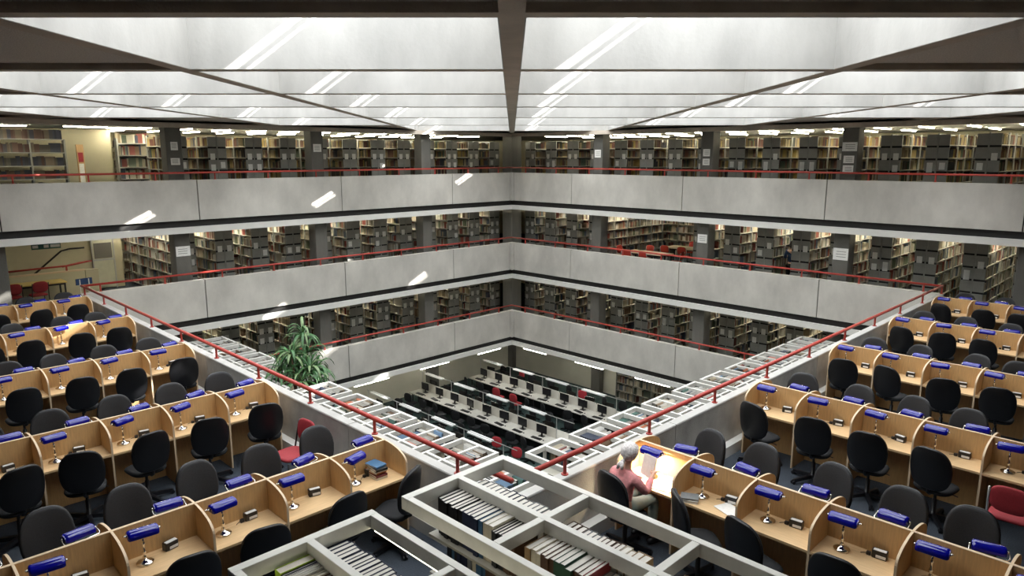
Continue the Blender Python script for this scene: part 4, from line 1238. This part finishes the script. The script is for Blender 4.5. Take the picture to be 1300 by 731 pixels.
def reader():
    t = thing('person', (1.34, -.55, 0), -PI / 2 - .12, label='seated reader in pink jacket and pale headscarf holding a page at the lit carrel', cat='person')
    sh = {}
    b = Sk()
    pel = b.add(0, -.06, .60, .12, .10)
    sp = b.add(0, -.07, .74, .105, .085, pel)
    ch = b.add(0, -.03, .92, .12, .09, sp)
    nb = b.add(0, .01, 1.05, .055, .05, ch)
    nk = b.add(0, .03, 1.10, .045, .045, nb)
    hd = b.add(0, .06, 1.19, .075, .085, nk)
    ht = b.add(0, .055, 1.27, .065, .075, hd)
    b.add(0, .152, 1.185, .012, .014, hd)       # nose
    el, wr = {}, {}
    E = {-1: (-.25, .06, .77), 1: (.24, .08, .78)}
    Wp = {-1: (-.13, .29, .775), 1: (.12, .33, .88)}
    for s in (-1, 1):
        s0 = b.add(.15 * s, -.02, .97, .05, .05, ch)
        e0 = b.add(*E[s], .036, .036, s0)
        w0 = b.add(*Wp[s], .024, .022, e0)
        dv = Vector((-.25 * s, 1, -.08 if s < 0 else .35))
        b.hand(w0, Wp[s], dv, s, .55)
        h0 = b.add(.09 * s, -.02, .58, .085, .075, pel)
        k0 = b.add(.12 * s, .36, .58, .055, .055, h0)
        a0 = b.add(.12 * s, .34, .12, .035, .035, k0)
        b.add(.125 * s, .46, .055, .035, .025, a0)
    ob_body = skinned('body', b.v, b.e, 'skin', t, pel)
    j = Sk()
    pel = j.add(0, -.06, .58, .165, .135)
    sp = j.add(0, -.075, .74, .150, .115, pel)
    ch = j.add(0, -.035, .91, .160, .115, sp)
    j.add(0, .0, 1.03, .075, .07, ch)
    for s in (-1, 1):
        s0 = j.add(.155 * s, -.02, .965, .072, .070, ch)
        mid = (Vector((.155 * s, -.02, .965)) + Vector(E[s])) / 2
        m0 = j.add(mid.x + .015 * s, mid.y - .01, mid.z, .062, .06, s0)
        e0 = j.add(*E[s], .056, .054, m0)
        w = Vector(E[s]).lerp(Vector(Wp[s]), .86)
        j.add(*w, .040, .038, e0)
    skinned('jacket', j.v, j.e, 'pink_jacket', t)
    p = Sk()
    pel = p.add(0, -.05, .575, .15, .10)
    for s in (-1, 1):
        h0 = p.add(.10 * s, .05, .585, .10, .085, pel)
        k0 = p.add(.125 * s, .37, .585, .073, .07, h0)
        p.add(.122 * s, .345, .15, .052, .05, k0)
    skinned('trousers', p.v, p.e, 'green_trousers', t)
    # headscarf: bound cloth round the skull with a knot at the nape
    m = MB(); n = 20; rows = 9
    for i in range(rows + 1):
        ph = PI * .5 - (PI * .78) * i / rows
        for k in range(n):
            a = 2 * PI * k / n
            fr = math.sin(a)                                # +1 front
            cut = max(0, fr) * max(0, (i - 4) / 5.0)        # leaves the face free
            r = math.cos(ph) if ph < PI / 2 else .02
            wob = 1 + .035 * math.sin(5 * a + i) + .03 * math.sin(9 * a)
            m.v.append((.103 * r * math.cos(a) * wob * (1 - .1 * cut), .055 + .120 * r * math.sin(a) * wob * (1 - .55 * cut), 1.215 + .115 * math.sin(ph) + .09 * cut))
    for i in range(rows):
        for k in range(n):
            a = i * n + k; c = i * n + (k + 1) % n
            m.f.append((a, a + n, c + n, c))
    m.f.append(tuple(range(n)))
    sc = ob('headscarf', m.mesh('headscarf', 'scarf', True), t)
    kn = MB().lathe([(.01, -.03), (.024, -.015), (.027, .008), (.012, .025)], 12, (0, -.06, 1.13)).tube([(0, -.08, 1.12), (.025, -.105, 1.09), (.035, -.115, 1.05)], [.03, .026, .014], 8).tube([(0, -.08, 1.12), (-.025, -.10, 1.085), (-.04, -.11, 1.04)], [.028, .026, .014], 8)
    ob('scarf_knot', kn.mesh('scarf_knot', 'scarf', True), sc)
    for s in (-1, 1):
        ob('shoe', MB().pad(superellipse(.05, .13, 2.6, 16), .08, lambda u, v, w: (.125 * s + u, .40 + v, .045 + w), .02).mesh('shoe', 'black_plastic', True), t)
        ob('eye', MB().lathe([(.001, -.008), (.009, 0), (.001, .008)], 8, (.032 * s, .138, 1.205)).mesh('eye', 'hair_dark', True), t)
    # page held up in the hand
    c = thing('held_page', (1.34 + .38, -.60 + .03, .80), -PI / 2 - .2, label='bright open booklet held up in the reader\'s hand', cat='booklet')
    k = MB(); k.prism([(-.10, 0), (.10, 0), (.10, .25), (-.10, .25)], lambda x, z: (x, .06 * z / .25, z), lambda x, z: (x, .06 * z / .25 + .004, z))
    ob('leaf_sheet', k.mesh('leaf_sheet', 'paper'), c)
    k = MB(); k.prism([(-.10, 0), (.10, 0), (.10, .24), (-.10, .24)], lambda x, z: (x, .008 + .085 * z / .25, z), lambda x, z: (x, .012 + .085 * z / .25, z))
    ob('back_sheet', k.mesh('back_sheet', 'paper'), c)
    # the lit lamp's own bulb
    lx, ly = 1.62 + .30, -.22 - .30
    bulb = bpy.data.objects.new('lamp_bulb_light', bpy.data.lights.new('lamp_bulb_light', 'AREA'))
    bulb.data.shape = 'RECTANGLE'; bulb.data.size = .18; bulb.data.size_y = .05; bulb.data.energy = 36; bulb.data.color = (1, .80, .52)
    COL.objects.link(bulb); bulb.location = (lx - .02, ly, .713 + .318); bulb.rotation_euler = (0, 0, PI / 2)
reader()

def browser():
    t = thing('person', (19.15, 5.30, 0), -1.2, label='standing person with dark hair and blue top between two bookstacks', cat='person')
    b = Sk()
    pel = b.add(0, 0, .92, .13, .10); sp = b.add(0, .01, 1.1, .11, .085, pel); ch = b.add(0, 0, 1.28, .13, .09, sp)
    nk = b.add(0, 0, 1.43, .05, .05, ch); hd = b.add(0, .02, 1.55, .078, .085, nk); b.add(0, .01, 1.63, .06, .07, hd); b.add(0, .11, 1.54, .012, .014, hd)
    for s in (-1, 1):
        s0 = b.add(.17 * s, 0, 1.36, .055, .055, ch); e0 = b.add(.22 * s, .02, 1.10, .04, .04, s0); w0 = b.add(.17 * s, .22, 1.12, .026, .024, e0)
        b.hand(w0, (.17 * s, .22, 1.12), (-.2 * s, 1, .1), s, .5)
        h0 = b.add(.09 * s, 0, .86, .085, .08, pel); k0 = b.add(.10 * s, .02, .48, .058, .058, h0); a0 = b.add(.10 * s, -.01, .09, .038, .038, k0); b.add(.11 * s, .12, .045, .036, .026, a0)
    skinned('body', b.v, b.e, 'skin', t, pel)
    j = Sk()
    pel = j.add(0, 0, .90, .155, .12); sp = j.add(0, .01, 1.1, .135, .105, pel); ch = j.add(0, 0, 1.28, .155, .11, sp); j.add(0, 0, 1.39, .07, .065, ch)
    for s in (-1, 1):
        s0 = j.add(.175 * s, 0, 1.355, .07, .07, ch); e0 = j.add(.222 * s, .02, 1.10, .053, .053, s0); j.add(.18 * s, .18, 1.115, .04, .04, e0)
    skinned('top', j.v, j.e, 'blue_cloth', t)
    p = Sk(); pel = p.add(0, 0, .90, .14, .11)
    for s in (-1, 1):
        h0 = p.add(.09 * s, 0, .84, .1, .095, pel); k0 = p.add(.10 * s, .02, .48, .073, .073, h0); p.add(.10 * s, 0, .10, .055, .055, k0)
    skinned('trousers', p.v, p.e, 'black_fabric', t)
    ob('hair', MB().lathe([(.085, 1.46), (.105, 1.52), (.108, 1.60), (.085, 1.68), (.03, 1.72)], 16, (0, -.012, 0)).mesh('hair', 'hair_dark', True), t)
browser()

# everything that is left of the books, far too many to set out one by one
BOOKS.build('shelved_books', 'thousands of books packed on the gallery and lower floor shelves')
